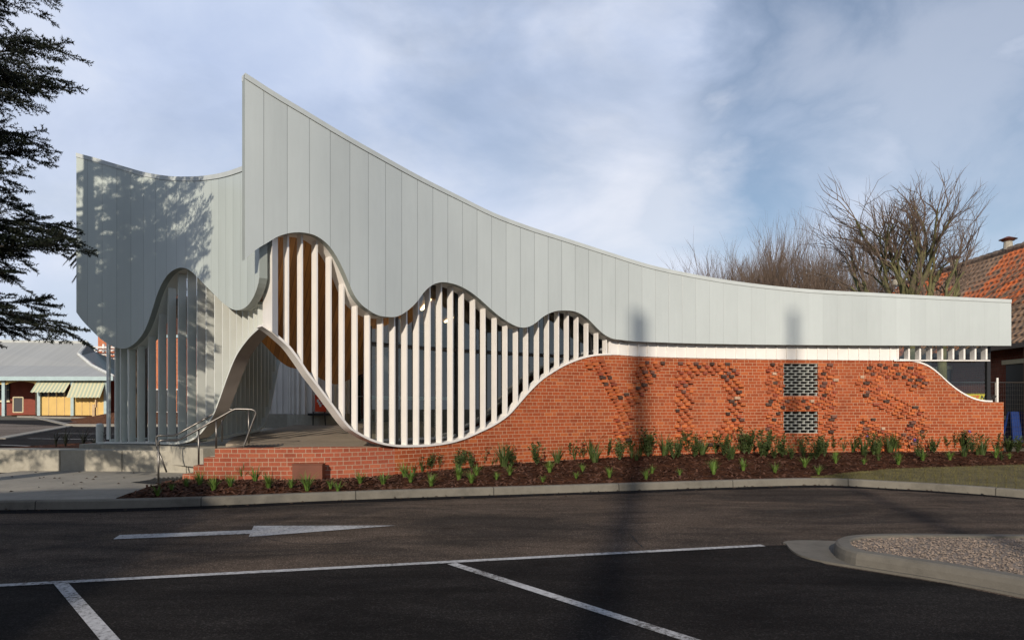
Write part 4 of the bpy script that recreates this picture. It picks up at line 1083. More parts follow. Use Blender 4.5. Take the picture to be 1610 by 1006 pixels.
for i, (x, y, h) in enumerate(shr):
    kind = 'leafy' if (i*7) % 5 < 3 else 'strappy'; k = i % 4; q = bedpoint(x, y); q.z -= .01
    place(kind+str(k), lambda: shrub(40+k, .5, kind), ['shrub', 'stalk'] if kind == 'leafy' else ['shrub'], 'leafy_shrub' if kind == 'leafy' else 'strappy_plant', q,
          ('small leafy green shrub ' if kind == 'leafy' else 'strappy upright green plant ')+zone(x), 'shrub' if kind == 'leafy' else 'plant', 'low plants along the foot of the brick wall', rt.random()*6.28, h/.5*rt.uniform(.9, 1.1))
rf = random.Random(2)
for (x, y, h, mt, lb) in ((1047, 700, .62, 'flower', 'pale violet flower on a thin stem below the raised letter D stem'), (1523, 679, .62, 'flower', 'violet flower head near the falling white capping of the wall'), (1364, 687, .5, 'flower', 'violet flower head left of the foot of the letter S'), (1437, 692, .45, 'flower', 'violet flower head right of the foot of the letter S'), (973, 708, .4, 'paleflower', 'white flower on a stem at the foot of the letter Y')):
    q = bedpoint(x, 712); hh = (HZ-y)/F*q.y+H; m = MB(); m.tube([(0, 0, 0), (.01, 0, (hh-q.z)*.5), (0, 0, hh-q.z)], .005, 4, mi=1)
    for k in range(30):
        a = rf.random()*6.28; e = rf.uniform(-.5, 1.5); d = Vector((math.cos(a)*math.cos(e), math.sin(a)*math.cos(e), math.sin(e)))*.055; n = d.cross(Vector((0, .3, 1))).normalized()*.018; c = Vector((0, 0, hh-q.z)); m.poly([c+d*.2, c+d*.7+n, c+d, c+d*.7-n])
    o = m.build('flower', [mt, 'shrub'], org=(0, 0, 0)); o.location = q; tag(o, lb, 'flower')

# ------------------------------------------------------------------ trees
def perp(d, r):
    v = Vector((r.uniform(-1, 1), r.uniform(-1, 1), r.uniform(-1, 1))); v = v-d*v.dot(d); return v.normalized()
def grow(mT, mB, p, d, L, rad, lev, r, maxlev, up, spread, kids, wig=.12, thick=.035):
    n = 4 if lev < maxlev-1 else 3; P = [p.copy()]; dd = d.copy(); Rr = [rad]
    end = rad*.62 if lev < maxlev else rad*.3
    for i in range(n):
        dd = (dd+perp(dd, r)*wig+Vector((0, 0, up))).normalized(); P.append(P[-1]+dd*(L/n)); Rr.append(rad+(end-rad)*(i+1)/n)
    m = mT if rad > thick else mB
    m.tube(P, Rr, 7 if rad > .08 else (5 if rad > .03 else 3), cap=False)
    if lev >= maxlev: return
    k = kids(lev, r)
    for i in range(k):
        t_ = r.uniform(.3, 1) if i > 0 else 1.0
        q = P[min(n-1, int(t_*n))].lerp(P[min(n, int(t_*n)+1)], t_*n-int(t_*n)) if t_ < 1 else P[-1]
        ang = r.uniform(.35, 1)*spread; nd_ = (dd*math.cos(ang)+perp(dd, r)*math.sin(ang)).normalized()
        rr_ = (rad*r.uniform(.45, .66) if i else rad*.62); 
        grow(mT, mB, q, nd_, L*r.uniform(.62, .88), max(.0042, rr_), lev+1, r, maxlev, up, spread, kids, wig, thick)
def bare_tree(name, base, seed, limbs, maxlev, L, rad, up, spread, label, group=None, kids=None, trunk=None, tw='twig', bk='bark'):
    r = random.Random(seed); t = empty(name, base, label, 'tree', group); a = MB(); b = MB(); base = Vector(base)
    kids = kids or (lambda lev, r: 3 if lev < 3 else r.choice((2, 3)))
    if trunk: a.tube([base+Vector((0, 0, -.2)), base+Vector((.02, 0, trunk*.5)), base+Vector((0, 0, trunk))], [rad*1.7, rad*1.35, rad*1.2], 9)
    top = base+Vector((0, 0, trunk or 0))
    for (dx, dy, dz, l, rr_) in limbs: grow(a, b, top, Vector((dx, dy, dz)).normalized(), l, rr_, 0, r, maxlev, up, spread, kids)
    a.build('trunk', bk, t, smooth=True); b.build('crown', tw, t)
    return t
big = W(1433, 466, 26.5)
bare_tree('bare_tree', (big.x, 26.5, .4), 133, [(a, b, c, l*1.05, r*1.35) for a, b, c, l, r in ((-.75, .1, .8, 1.75, .11), (-.18, .1, 1, 1.8, .13), (.12, -.1, 1, 1.95, .13), (.5, .2, .9, 1.6, .10), (-1.0, .0, .42, 1.8, .09), (.25, .5, 1, 1.6, .09), (.85, -.2, .5, 1.6, .07))], 6, 1.6, .22, .04, .66,
          'tall bare winter tree with spreading limbs standing between the building and the tiled roof', kids=lambda lev, r: 3 if lev < 5 else 2, trunk=4.0, bk='moss')
sm = W(1487, 466, 25.0)
bare_tree('bare_tree', (sm.x-.15, 25.0, .4), 56, [(.12, 0, 1, 1.4, .075), (.6, .1, .8, 1.5, .06), (-.5, .2, .9, 1.0, .05), (.9, -.2, .5, 1.5, .05)], 5, 1.6, .12, .03, .6, 'smaller bare tree leaning right in front of the tiled roof', kids=lambda lev, r: 3 if lev < 3 else 2, trunk=4.2, bk='moss')
for i, (x, Y, ztop, sd) in enumerate(((1106, 50, 9.6, 31), (1150, 54, 11.8, 33), (1203, 47, 11.7, 35), (1250, 50, 12.0, 37), (1300, 46, 11.2, 39), (1345, 52, 11.8, 41))):
    X = (x-CX)/F*Y; k = ztop/13.0
    limbs = []
    rr0 = random.Random(sd)
    for j in range(11):
        a = j/11*6.28+rr0.uniform(-.3, .3); o = rr0.uniform(.2, .75); limbs.append((math.cos(a)*o, math.sin(a)*o, 1, 3.9*k*rr0.uniform(.85, 1.1), .10*k))
    lab = ['lowest bushy bare tree at the left end of the row behind the parapet', 'second bare tree from the left in the row behind the parapet', 'rounded bare tree third from the left behind the parapet', 'highest rounded bare tree in the row left of the big spreading tree', 'dense bare tree just behind the big spreading tree', 'low bare tree in the row beside the start of the tiled roof'][i]
    bare_tree('bare_tree', (X, Y, 1), sd, limbs, 5, 2.8*k, .2*k, .07, .42, lab, 'row of bare trees behind the parapet', kids=lambda lev, r: 4 if lev < 2 else 3, trunk=1.6*k, tw='twig')

# cedar at the left edge
def cedar(base, label):
    r = random.Random(77); t = empty('cedar_tree', base, label, 'tree'); base = Vector(base)
    a = MB(); b = MB(); nd_ = MB()
    a.tube([base+Vector((0, 0, -.2)), base+Vector((0, .05, 4)), base+Vector((.05, 0, 8)), base+Vector((0, 0, 12.5))], [.36, .29, .19, .05], 10)
    def needles(p, d, n_k):
        for q in range(n_k):
            v = (d*r.uniform(.4, 1.2)+perp(d, r)).normalized(); L = r.uniform(.03, .06); s = v.cross(perp(v, r)).normalized()*.0075
            nd_.poly([p-s, p+s, p+v*L])
    def spray(p, d, L, lev):
        n = max(3, int(L/.075)); P = [p.copy()]; dd = d.copy()
        for i in range(n):
            dd = (dd+perp(dd, r)*.10+Vector((0, 0, -.012 if lev else .0))).normalized(); P.append(P[-1]+dd*(L/n))
        b.tube(P, [max(.0025, .008*(1-lev*.25)*(1-i/(n+1))) for i in range(n+1)], 3, cap=False)
        for i in range(1, n+1):
            needles(P[i], dd, 5); needles(P[i].lerp(P[i-1], .5), dd, 4)
            if lev < 2 and i < n:
                for sgn in (-1, 1):
                    if r.random() < (.85 if lev == 0 else .6):
                        sd = dd.cross(Vector((0, 0, 1))).normalized()*sgn; v = (dd*.75+sd*.75+Vector((0, 0, r.uniform(-.12, .22)))).normalized()
                        spray(P[i], v, L*(1-.6*i/n)*(.42 if lev == 0 else .38), lev+1)
    # limbs: (height, azimuth deg from +X toward the street, length, tip drop)
    limbs = []
    for z, ln_ in ((2.95, 4.2), (3.3, 3.75), (3.6, 4.0), (4.0, 3.9), (4.35, 3.75), (4.7, 3.6), (5.0, 3.7), (5.75, 3.5), (5.95, 3.75), (6.1, 3.85), (6.3, 3.9), (6.5, 4.1), (6.9, 3.8), (7.3, 3.8), (7.9, 3.4), (8.6, 3.1), (9.4, 2.7), (10.3, 2.1), (11.2, 1.4)):
        limbs.append((z, r.uniform(-10, 12), ln_))
        for q in range(3): limbs.append((z+r.uniform(-.1, .3), r.choice((-1, 1))*r.uniform(40, 170), ln_*r.uniform(.5, .8)))
        for q in range(2): limbs.append((z+r.uniform(-.15, .25), r.uniform(-40, 40), ln_*r.uniform(.6, .88)))
    for z, az, ln_ in limbs:
        d = Vector((math.cos(R_(az)), math.sin(R_(az)), .10)); n = 9; P = [base+Vector((0, 0, z))]; dd = d.normalized()
        for i in range(n):
            dd = (dd+perp(dd, r)*.05+Vector((0, 0, -.030 if i > 3 else .0))).normalized(); P.append(P[-1]+dd*(ln_/n))
        b.tube(P, [.05*(1-i/n)+.007 for i in range(n+1)], 5, cap=False)
        vis = abs(az) < 45
        for i in range(2, n+1):
            for sgn in (-1, 1):
                for rep in range(3 if vis else 1):
                    sd = dd.cross(Vector((0, 0, 1))).normalized()*sgn; v = (dd*r.uniform(.6, 1.0)+sd*r.uniform(.35, .95)+Vector((0, 0, r.uniform(-.35, .3)))).normalized()
                    spray(P[i].lerp(P[i-1], r.random()), v, (.95 if i < n-2 else .6)*r.uniform(.6, 1.1)*(ln_/3), 1 if vis else 1)
        spray(P[-1], dd, .45, 1)
    a.build('trunk', 'cedarbark', t, smooth=True); b.build('branches', 'cedarbark', t); nd_.build('needles', 'needle', t)
cedar((-11.35, 10.4, .12), 'dark green cedar tree reaching in from the left edge before the building')

# palm behind the left wing
def palm(base, label):
    r = random.Random(9); t = empty('palm_tree', base, label, 'tree'); base = Vector(base); a = MB(); f = MB(); Ht = 6.4
    a.tube([base, base+Vector((.1, 0, Ht*.5)), base+Vector((0, 0, Ht))], [.34, .28, .3], 10)
    top = base+Vector((0, 0, Ht))
    for i in range(70):
        az = r.random()*6.28; el = r.uniform(-.7, .4); L = r.uniform(2.0, 2.5); d = Vector((math.cos(az)*math.cos(el), math.sin(az)*math.cos(el), math.sin(el))); P = [top.copy()]
        for k in range(9): d = (d+Vector((0, 0, -.13))).normalized(); P.append(P[-1]+d*L/9)
        f.tube(P, [.03*(1-k/10) for k in range(10)], 3, cap=False)
        for k in range(1, 10):
            for sgn in (-1, 1):
                for rep in range(4):
                    dd = (P[k]-P[k-1]).normalized(); sd = dd.cross(Vector((0, 0, 1)))
                    if sd.length < .01: continue
                    sd = sd.normalized()*sgn; v = (dd*.8+sd+Vector((0, 0, -.15))).normalized()*r.uniform(.3, .45)*(1.15-k/14); p = P[k].lerp(P[k-1], rep/4); w = dd*.045
                    f.poly([p-w, p+w, p+v])
    a.build('trunk', 'bark', t, smooth=True); f.build('fronds', 'frond', t)
palm(((212-CX)/F*21, 21, .6), 'palm tree with drooping fronds half hidden behind the grey left parapet')

# ------------------------------------------------------------------ background left
def gp(x, y, dz=0):
    # point on the raised ground behind for a pixel
    lo, hi = 16.8, 400
    for _ in range(60):
        md = (lo+hi)/2
        X = (x-CX)/F*md
        if HZ-(gz(X, md)+dz-H)/md*F > y: lo = md
        else: hi = md
    Y = (lo+hi)/2; X = (x-CX)/F*Y; return Vector((X, Y, gz(X, Y)+dz))
def sheet(pts, dz, name, mat, kind='structure', **kw):
    # drape a polygon: fan subdivided along Y would leave the ground, so grid it between two edges
    m = MB(); m.grid(pts); return tag(m.build(name, mat, org=(0, 0, 0)), kind=kind)
def edge(a, b, n=24): return [(a[0]+(b[0]-a[0])*i/n, a[1]+(b[1]-a[1])*i/n) for i in range(n+1)]
def drape(e0, e1, dz, name, mat, kind='structure', nv=12):
    P = [[gp(*[(a[k]+(b[k]-a[k])*v/nv) for k in (0, 1)], dz) for a, b in zip(e0, e1)] for v in range(nv+1)]
    m = MB(); m.grid(P); return tag(m.build(name, mat, org=(0, 0, 0)), kind=kind)
drape(edge((-260, 705), (330, 705)), edge((-260, 660), (330, 660)), .012, 'side_parking', 'bay')
drape(edge((-260, 702), (-2, 691)), edge((-260, 655.5), (108, 670)), .02, 'side_road', 'farroad')
m = MB()
def gl(a, b, w, dz=.03):
    A, B = gp(*a, dz), gp(*b, dz); d = (B-A).normalized(); n = Vector((-d.y, d.x, 0))*w/2; k = 16; P = [A.lerp(B, i/k) for i in range(k+1)]
    for q in P: q.z = gz(q.x, q.y)+dz
    m.grid([[q-n for q in P], [q+n for q in P]])
gl((0, 699), (75, 702), .12); gl((45, 689), (178, 691), .12); gl((90, 681), (200, 682), .12); gl((100, 664), (150, 660.5), .12)
tag(m.build('side_bay_line', 'road_paint', org=(0, 0, 0)), kind='structure')
m = MB()
def kerbline(a, b, w, h):
    A, B = gp(*a), gp(*b); d = (B-A).normalized(); n = Vector((-d.y, d.x, 0))*w/2; m.hexa([A-n+Vector((0, 0, -.1)), B-n+Vector((0, 0, -.1)), B+n+Vector((0, 0, -.1)), A+n+Vector((0, 0, -.1))], [A-n+Vector((0, 0, h)), B-n+Vector((0, 0, h)), B+n+Vector((0, 0, h)), A+n+Vector((0, 0, h))])
kerbline((-2, 691), (108, 670.5), .35, .05); kerbline((108, 670.5), (300, 671), .35, .12); kerbline((50, 655), (108, 669), .3, .06); kerbline((30, 656), (146, 658.5), .25, .1)
tag(m.build('side_kerb', 'concrete', org=(0, 0, 0)), kind='structure')
m = MB(); rows = []
for i in range(9):
    v = i/8; rows.append([])
    for j in range(31):
        x = 108+(330-108)*j/30; a = gp(x, 669.5); b = gp(x+6, 652.5); q = a.lerp(b, v); q.z = gz(q.x, q.y)+.02+.75*math.sin(math.pi*min(1, v*1.2+.02))*sstep(108, 190, x)*.6+.05*mnoise.noise(q*.8); rows[-1].append(q)
m.grid(rows); tag(m.build('mulch_mound', 'mulch_far', org=(0, 0, 0)), kind='structure')
drape(edge((18, 653.8), (175, 653.8)), edge((18, 651.2), (175, 651.2)), .03, 'mulch_strip', 'mulch_far', nv=3)
# dark bed with flax by the retaining wall
m = MB(); P = [Vector((x, y, gz(x, y)+.05+.06*mnoise.noise(Vector((x, y, 0))))) for x, y in ((-12.9, 16.75), (-10.1, 16.75), (-10.05, 18.6), (-11.2, 18.3))]
m.poly(P); tag(m.build('side_bed', 'mulch', org=(0, 0, 0)), kind='structure')
for i, (x, y, h, lab) in enumerate(((88, 703, .42, 'spiky dark flax plant nearest the white bay line'), (103, 699, .55, 'tall spiky dark flax plant in the middle of the dark bed'), (131, 698, .5, 'spiky dark flax plant left of the pale bollard'), (172, 697, .5, 'spiky dark flax plant at the foot of the first grey fin'), (148, 699, .3, 'low dark flax plant in front of the pale bollard'))):
    r = random.Random(60+i); m = MB()
    for k in range(16): a = r.random()*6.28; blade(m, Vector((0, 0, 0)), a, h*r.uniform(.7, 1.25), .028, r.uniform(.2, .95), seg=5)
    q = Vector(((x-CX)/F*17.0, 17.0, .62)); o = m.build('flax_plant', 'flax', org=(0, 0, 0)); o.location = q; tag(o, lab, 'plant', 'flax plants in the dark bed')
m = MB(); q = Vector(((157-CX)/F*16.9, 16.9, .6)); m.tube([q, q+Vector((0, 0, .56))], .085, 14); m.tube([q+Vector((0, 0, .561)), q+Vector((0, 0, .59)), q+Vector((0, 0, .60))], [.085, .07, .03], 14)
tag(m.build('bollard', 'fin_l', smooth=False), 'short pale round bollard in the dark bed left of the grey fins', 'bollard')
m = MB(); q = gp(148, 658); m.box((q.x, q.y, q.z+.45), (.16, .16, .9)); m.box((q.x+.12, q.y, q.z+.95), (.06, .12, .5)); tag(m.build('timber_post', 'timber_post'), 'pale timber post at the kerb before the yellow panels', 'post')

# yellow verandah house
HY = 50.0; k_ = F/HY
def hx(x, Y=HY): return (x-CX)/F*Y
def hzz(y, Y=HY): return zy(y, Y)
hg = gz(-33, 50)
house = empty('verandah_house', (-34, 51, hg), 'low house with grey sheet roof, pale blue gutter and yellow verandah panels', 'house')
m = MB(); m.bx(hx(-120), hx(176), 52.2, 60, hg, hzz(594), True); m.build('wall', 'wallred', house)
# roof: lower pitch, upper pitch, hip and gablet
def R3(x, y, Y): return W(x, y, Y)
e0, e1 = R3(-140, 592, 49.2), R3(180, 592.5, 49.2); b0, b1 = R3(-140, 574, 52), R3(146, 575.5, 52); r0_, r1_ = R3(-140, 535, 56), R3(138, 539, 56); g1 = R3(124, 557, 54.0)
def UV(a): return [(p.x, p.z*1.5) for p in a]
m = MB()
for pl2 in ([e0, e1, b1, b0], [b0, b1, g1, r1_, r0_]): m.poly(pl2, UV(pl2))
rf_ = m.build('roof', 'roofgrey', house)
m = MB(); far1 = R3(196, 598, 60); far2 = R3(150, 553, 57.5)
m.poly([e1, far1, far2, g1, b1]); m.poly([far1, Vector((far1.x+2, 64, far1.z)), far2]); m.build('hip_roof', 'roofgreen', house)
m = MB(); m.poly([g1+Vector((.1, .1, 0)), far2, r1_]); m.build('gablet', simple('dark gablet', (.05, .08, .09), .6), house)
m = MB()
for a, b in ((r1_, g1), (g1, b1), (b1, e1)): m.tube([a+Vector((0, -.05, .03)), b+Vector((0, -.05, .03))], .13, 5)
m.tube([r0_+Vector((0, 0, .05)), r1_+Vector((0, 0, .05))], .12, 5); m.build('ridge_flashing', simple('pale flashing', (.50, .52, .50), .5), house)
m = MB(); m.bx(e0.x, e1.x, 49.0, 49.25, e1.z-.26, e1.z+.03); m.build('gutter', 'blue_trim', house)
for x in (14.5, 69.5, 121.5, 173): m = MB(); m.bx(hx(x)-.11, hx(x)+.11, 49.4, 49.6, hg, e1.z-.27); m.build('verandah_post', 'blue_trim', house)
m = MB(); m.bx(hx(70.8), hx(120.2), 49.55, 49.62, hg+.05, hzz(623)); 
for i in range(1, 4): xx = hx(70.8+49.4/4*i); m.bx(xx-.015, xx+.015, 49.53, 49.549, hg+.05, hzz(623)-.01, mi=1)
m.build('yellow_panel', ['yellow_paint', 'timber_post'], house)
m = MB(); m.bx(hx(122.8), hx(171.7), 49.55, 49.62, hg+.05, hzz(612))
for i in range(1, 4): xx = hx(122.8+48.9/4*i); m.bx(xx-.015, xx+.015, 49.53, 49.549, hg+.05, hzz(612)-.01, mi=1)
m.build('yellow_panel', ['yellow_paint', 'timber_post'], house)
m = MB(); m.bx(hx(70.8), hx(120.2), 49.58, 49.6, hzz(623)+.002, hzz(612)); wn_ = m.build('window', 'darkmetal', house)
for i in range(5): m = MB(); xx = hx(70.8+49.4/4*i); m.bx(xx-.04, xx+.04, 49.5, 49.57, hzz(623)+.003, hzz(612)); m.build('window_bar', 'cream', wn_)
def awn(x0, x1, y1):
    m = MB(); n = int((hx(x1)-hx(x0))/.135); A, B, uvA = [], [], []
    for i in range(n*3+1):
        u = i/(n*3); X = hx(x0)+(hx(x1)-hx(x0))*u; A.append((X, 49.5, hzz(599))); B.append((X, 48.75, hzz(y1)-.05*abs(math.sin(i*math.pi/3/2*1.0)))); uvA.append(X)
    m.grid([B, A], [[(u, 0) for u in uvA], [(u, 1) for u in uvA]]); m.build('awning', 'awning', house)
awn(66.5, 119, 616.5); awn(122, 173, 624.5)
m = MB(); m.bx(hx(54, 52)+0, hx(67.5, 52), 52.1, 52.18, hg+.1, hzz(605, 52)); d_ = m.build('door', 'cream', house)
m = MB(); m.bx(hx(57.5, 52), hx(66.5, 52), 52.06, 52.095, hzz(626, 52), hzz(608, 52)); m.build('door_pane', 'darkmetal', d_)
m = MB(); m.bx(hx(-4, 52), hx(13, 52), 52.1, 52.18, hzz(629, 52), hzz(600, 52)); w2 = m.build('window', 'darkmetal', house)
m = MB(); m.bx(hx(-5, 52), hx(15, 52), 52.0, 52.19, hzz(632, 52), hzz(629.2, 52)); m.bx(hx(-4, 52), hx(13, 52), 52.04, 52.095, hzz(613, 52), hzz(612, 52)); m.build('window_frame', 'cream', w2)
m = MB()
for x0, x1 in ((-70, 14), (15, 68.5)):
    n = 12; A = []; B = []
    for i in range(n+1):
        u = i/n; X = hx(x0)+(hx(x1)-hx(x0))*u; A.append((X, 49.48, e1.z-.26)); B.append((X, 49.48, e1.z-.31-.28*(2*u-1)**2))
    m.grid([B, A])
m.build('verandah_arch', 'yellow_paint', house)
m = MB(); a, b = W(22.5, 648, 49.0), W(42.5, 624.5, 49.3)
m.hexa([(a.x, 48.9, a.z), (b.x, 48.9, a.z), (b.x, 48.95, a.z), (a.x, 48.95, a.z)], [(a.x*1.008, 49.3, b.z), (b.x*1.008, 49.3, b.z), (b.x*1.008, 49.35, b.z), (a.x*1.008, 49.35, b.z)])
bbd = m.build('blackboard_sign', 'black_paint'); tag(bbd, 'blank black board in a pale frame leaning on the verandah by the cream door', 'sign')
m = MB(); c0, c1, c2, c3 = Vector((a.x, 48.88, a.z)), Vector((b.x, 48.88, a.z)), Vector((b.x*1.008, 49.28, b.z)), Vector((a.x*1.008, 49.28, b.z))
for p, q in ((c0, c1), (c1, c2), (c2, c3), (c3, c0)): m.tube([p, q], .04, 4)
m.build('sign_frame', 'cream', bbd)
# brick buildings behind
m = MB(); m.bx(hx(154, 70), hx(262, 70), 70, 80, 1, hzz(455, 70), True)
tag(m.build('brick_tower', 'redbrick_far'), 'bright orange brick tower rising behind the grey house roof', 'building')
fr = empty('brick_annexe', (hx(290, 44), 44, 1), 'orange brick building seen between the grey fins, with windows near the ground', 'building')
m = MB(); m.bx(hx(224, 44), hx(352, 44), 44, 54, hg, hzz(531, 44), True); m.build('wall', 'redbrick_far', fr)
m = MB(); m.bx(hx(223, 44), hx(353, 44), 43.9, 54.1, hzz(531, 44)+.002, hzz(526.5, 44)); m.build('eave', 'blue_trim', fr)
for x0 in (226, 244, 262, 279, 300, 320):
    m = MB(); m.bx(hx(x0, 44), hx(x0+8.5, 44), 43.93, 43.99, hzz(647, 44), hzz(613, 44)); w_ = m.build('window', 'darkmetal', fr)
    m = MB(); m.bx(hx(x0-1, 44), hx(x0+9.5, 44), 43.88, 43.99, hzz(613, 44)+.002, hzz(611.5, 44)); m.bx(hx(x0-1, 44), hx(x0+9.5, 44), 43.88, 43.99, hzz(649, 44), hzz(647, 44)-.002); m.build('window_frame', 'white_paint', w_)
rl_ = empty('roof_railing', (hx(175, 62), 62, 4), 'white and brown metal framework on the roof behind the grey house', 'railing')
m = MB()
for y in (546, 551, 557, 563): m.tube([W(141, y, 62), W(226, y, 62)], .09, 5)
for x in (163, 169, 187, 205, 221): m.tube([W(x, 600, 62), W(x, 541 if x == 163 else 546, 62)], .12, 5)
m.build('white_frame', 'white_paint', rl_)
m = MB()
for x0 in (154, 172, 190): m.tube([W(x0, 568, 61.6), W(x0, 550, 61.6), W(x0+2, 548.5, 61.6), W(x0+14, 548.5, 61.6)], .05, 5)
for y in (554, 560): m.tube([W(146, y, 61.8), W(215, y+2, 61.8)], .05, 5)
m.build('brown_pipe', 'rust', rl_)
m = MB(); m.bx(hx(141, 63), hx(226, 63), 63, 69, 1, hzz(569, 63)); tag(m.build('flat_roof_block', 'white_paint'), 'white flat roofed block under the white roof framework', 'building')

# ------------------------------------------------------------------ background right: tiled roof building
tb = empty('tiled_roof_building', (20, 33, .5), 'old red brick building with mossy orange tiled roof at the right edge', 'building')
RX, RZ = 21.9, 8.45; EX, EZ = 17.0, 3.75; y0_, y1_ = 18.5, 38.5
nr = 17; m = MB()
for i in range(nr):
    u0, u1 = i/nr, (i+1)/nr; xa, za = EX+(RX-EX)*u0, EZ+(RZ-EZ)*u0; xb_, zb_ = EX+(RX-EX)*u1, EZ+(RZ-EZ)*u1
    nn = 40; sl = math.hypot(RX-EX, RZ-EZ)
    A = [(xa-.02, y0_+(y1_-y0_)*j/nn, za+.065) for j in range(nn+1)]; B = [(xb_, y0_+(y1_-y0_)*j/nn, zb_+.0) for j in range(nn+1)]
    C0 = [(xa-.02, y0_+(y1_-y0_)*j/nn, za-.01) for j in range(nn+1)]
    ua = [(p[1], sl*u0+.01) for p in A]; ub = [(p[1], sl*u1-.01) for p in A]
    m.grid([B, A], [ub, ua]); m.grid([A, C0], [ua, ua])
rt_ = m.build('roof', 'tile', tb)
m = MB(); m.poly([(RX, y0_, RZ), (RX, y1_, RZ), (27, y1_, EZ), (27, y0_, EZ)], [(0, 0), (20, 0), (20, 6), (0, 6)]); m.build('roof', 'tile', tb)
m = MB()
for i in range(45):
    y = y0_+(y1_-y0_)*i/45; m.tube([(RX, y, RZ+.03), (RX, y+.42, RZ+.06)], [.15, .17], 8)
m.build('ridge_tiles', simple('ridge tile', (.16, .12, .09), .9, .3), tb)
for (px_, s_) in ((1585, .62), (1500, .6), (1408, .6)):
    Y = 0
    # ridge vents stand on the ridge where the ray meets X = RX
    Y = RX*F/(px_-CX); c = Vector((RX, Y, RZ+.1))
    m = MB(); m.tube([c, c+Vector((0, 0, .62*s_))], [.30*s_, .26*s_], 12); v = m.build('roof_vent', 'concrete_wall', tb)
    m = MB(); m.tube([c+Vector((0, 0, .62*s_)), c+Vector((0, 0, .70*s_)), c+Vector((0, 0, .72*s_)), c+Vector((0, 0, .92*s_))], [.40*s_, .44*s_, .58*s_, .06], 12); m.build('vent_cap', 'rust', v)
m = MB(); m.bx(17.5, 26.5, 19.2, 38, .2, 3.9, True); wl = m.build('wall', 'redbrick_dark', tb)
m = MB(); m.bx(16.9, 17.08, y0_, y1_, EZ-.16, EZ+.0); m.build('gutter', simple('dark gutter', (.06, .05, .045), .5), tb)
for (ya, yb_) in ((27.2, 28.6), (30.6, 32.2), (23.0, 24.1)):
    m = MB(); m.bx(17.44, 17.49, ya, yb_, 1.3, 3.1); w_ = m.build('window', 'darkmetal', tb)
    m = MB(); m.bx(17.36, 17.49, ya-.1, yb_+.1, 1.15, 1.298); m.bx(17.36, 17.49, ya-.1, yb_+.1, 3.102, 3.25); m.build('window_frame', 'cream', w_)
m = MB(); m.bx(16.95, 17.25, 22.3, 22.6, .3, 3.6); m.build('verandah_post', 'redbrick_dark', tb)
# temporary fence with banner
fe = empty('mesh_fence', W(1500, 690, 22.5), 'galvanised temporary mesh fence behind the right end of the brick wall', 'fence')
FY = 22.4; z0_, z1_ = .5, zy(601, FY)
m = MB(); xa, xm, xc = (1485-CX)/F*FY, (1567-CX)/F*FY, (1680-CX)/F*FY
for a, b in ((xa, xm-.04), (xm+.04, xc)):
    for z in (z0_, z1_): m.tube([(a, FY, z), (b, FY, z)], .019, 6)
    for x in (a, b): m.tube([(x, FY, .38), (x, FY, z1_)], .019, 6)
m.build('frame', 'steel', fe)
m = MB()
x = xa+.06
while x < xc:
    m.tube([(x, FY, z0_), (x, FY, z1_)], .0028, 3, cap=False); x += .075
z = z0_+.15
while z < z1_: m.tube([(xa, FY, z), (xc, FY, z)], .0028, 3, cap=False); z += .15
m.build('mesh_infill', 'steel', fe)
m = MB(); m.tube([(xm, FY-.03, .3), (xm, FY-.03, zy(594, FY))], .035, 8); m.build('post', 'white_paint', fe)
bx0, bx1, bz0, bz1 = (1494-CX)/F*(FY-.05), (1551-CX)/F*(FY-.05), zy(634, FY), zy(618.5, FY)
m = MB(); m.bx(bx0, bx1, FY-.055, FY-.045, bz0, bz1); ban = m.build('banner', 'yellow'); tag(ban, 'yellow banner lettered FENCENOW hanging on the temporary fence', 'banner')
def lettering(txt, h, mat, x, z, y, parent, italic=.25):
    cu = bpy.data.curves.new('lettering', 'FONT'); cu.body = txt; cu.size = h; cu.shear = italic; cu.extrude = .002; cu.offset = .006
    o = bpy.data.objects.new('lettering', cu); col.objects.link(o); bpy.context.view_layer.update()
    me = bpy.data.meshes.new_from_object(o.evaluated_get(bpy.context.evaluated_depsgraph_get())); bpy.data.objects.remove(o); bpy.data.curves.remove(cu)
    me.transform(Matrix.Rotation(math.pi/2, 4, 'X')); w = max(v.co.x for v in me.vertices)
    me.materials.clear(); me.materials.append(M[mat]); q = bpy.data.objects.new('lettering', me); col.objects.link(q)
    q.parent = parent; q.location = Vector((x, y, z))-ORG[parent.name]; return w
w1 = lettering('FENCE', .19, 'orange', bx0+.36, bz1-.20, FY-.058, ban)
lettering('NOW', .19, 'black_paint', bx0+.36+w1+.02, bz1-.20, FY-.058, ban)
m = MB(); m.bx(bx0+.02, bx1-.02, FY-.0585, FY-.056, bz1-.02, bz1-.006); m.build('border', 'black_paint', ban)
# blue folding stand by the fence
m = MB(); c = W(1597, 665, 23.0); 
for sgn in (-1, 1):
    m.hexa([(c.x-.33, c.y+sgn*.32-.03, .45), (c.x+.33, c.y+sgn*.32-.03, .45), (c.x+.33, c.y+sgn*.32+.03, .45), (c.x-.33, c.y+sgn*.32+.03, .45)], [(c.x-.22, c.y+sgn*.05-.03, 1.45), (c.x+.22, c.y+sgn*.05-.03, 1.45), (c.x+.22, c.y+sgn*.05+.03, 1.45), (c.x-.22, c.y+sgn*.05+.03, 1.45)])
aw = m.build('folding_sign', 'blue'); tag(aw, 'blue folding floor sign standing behind the temporary fence', 'sign')
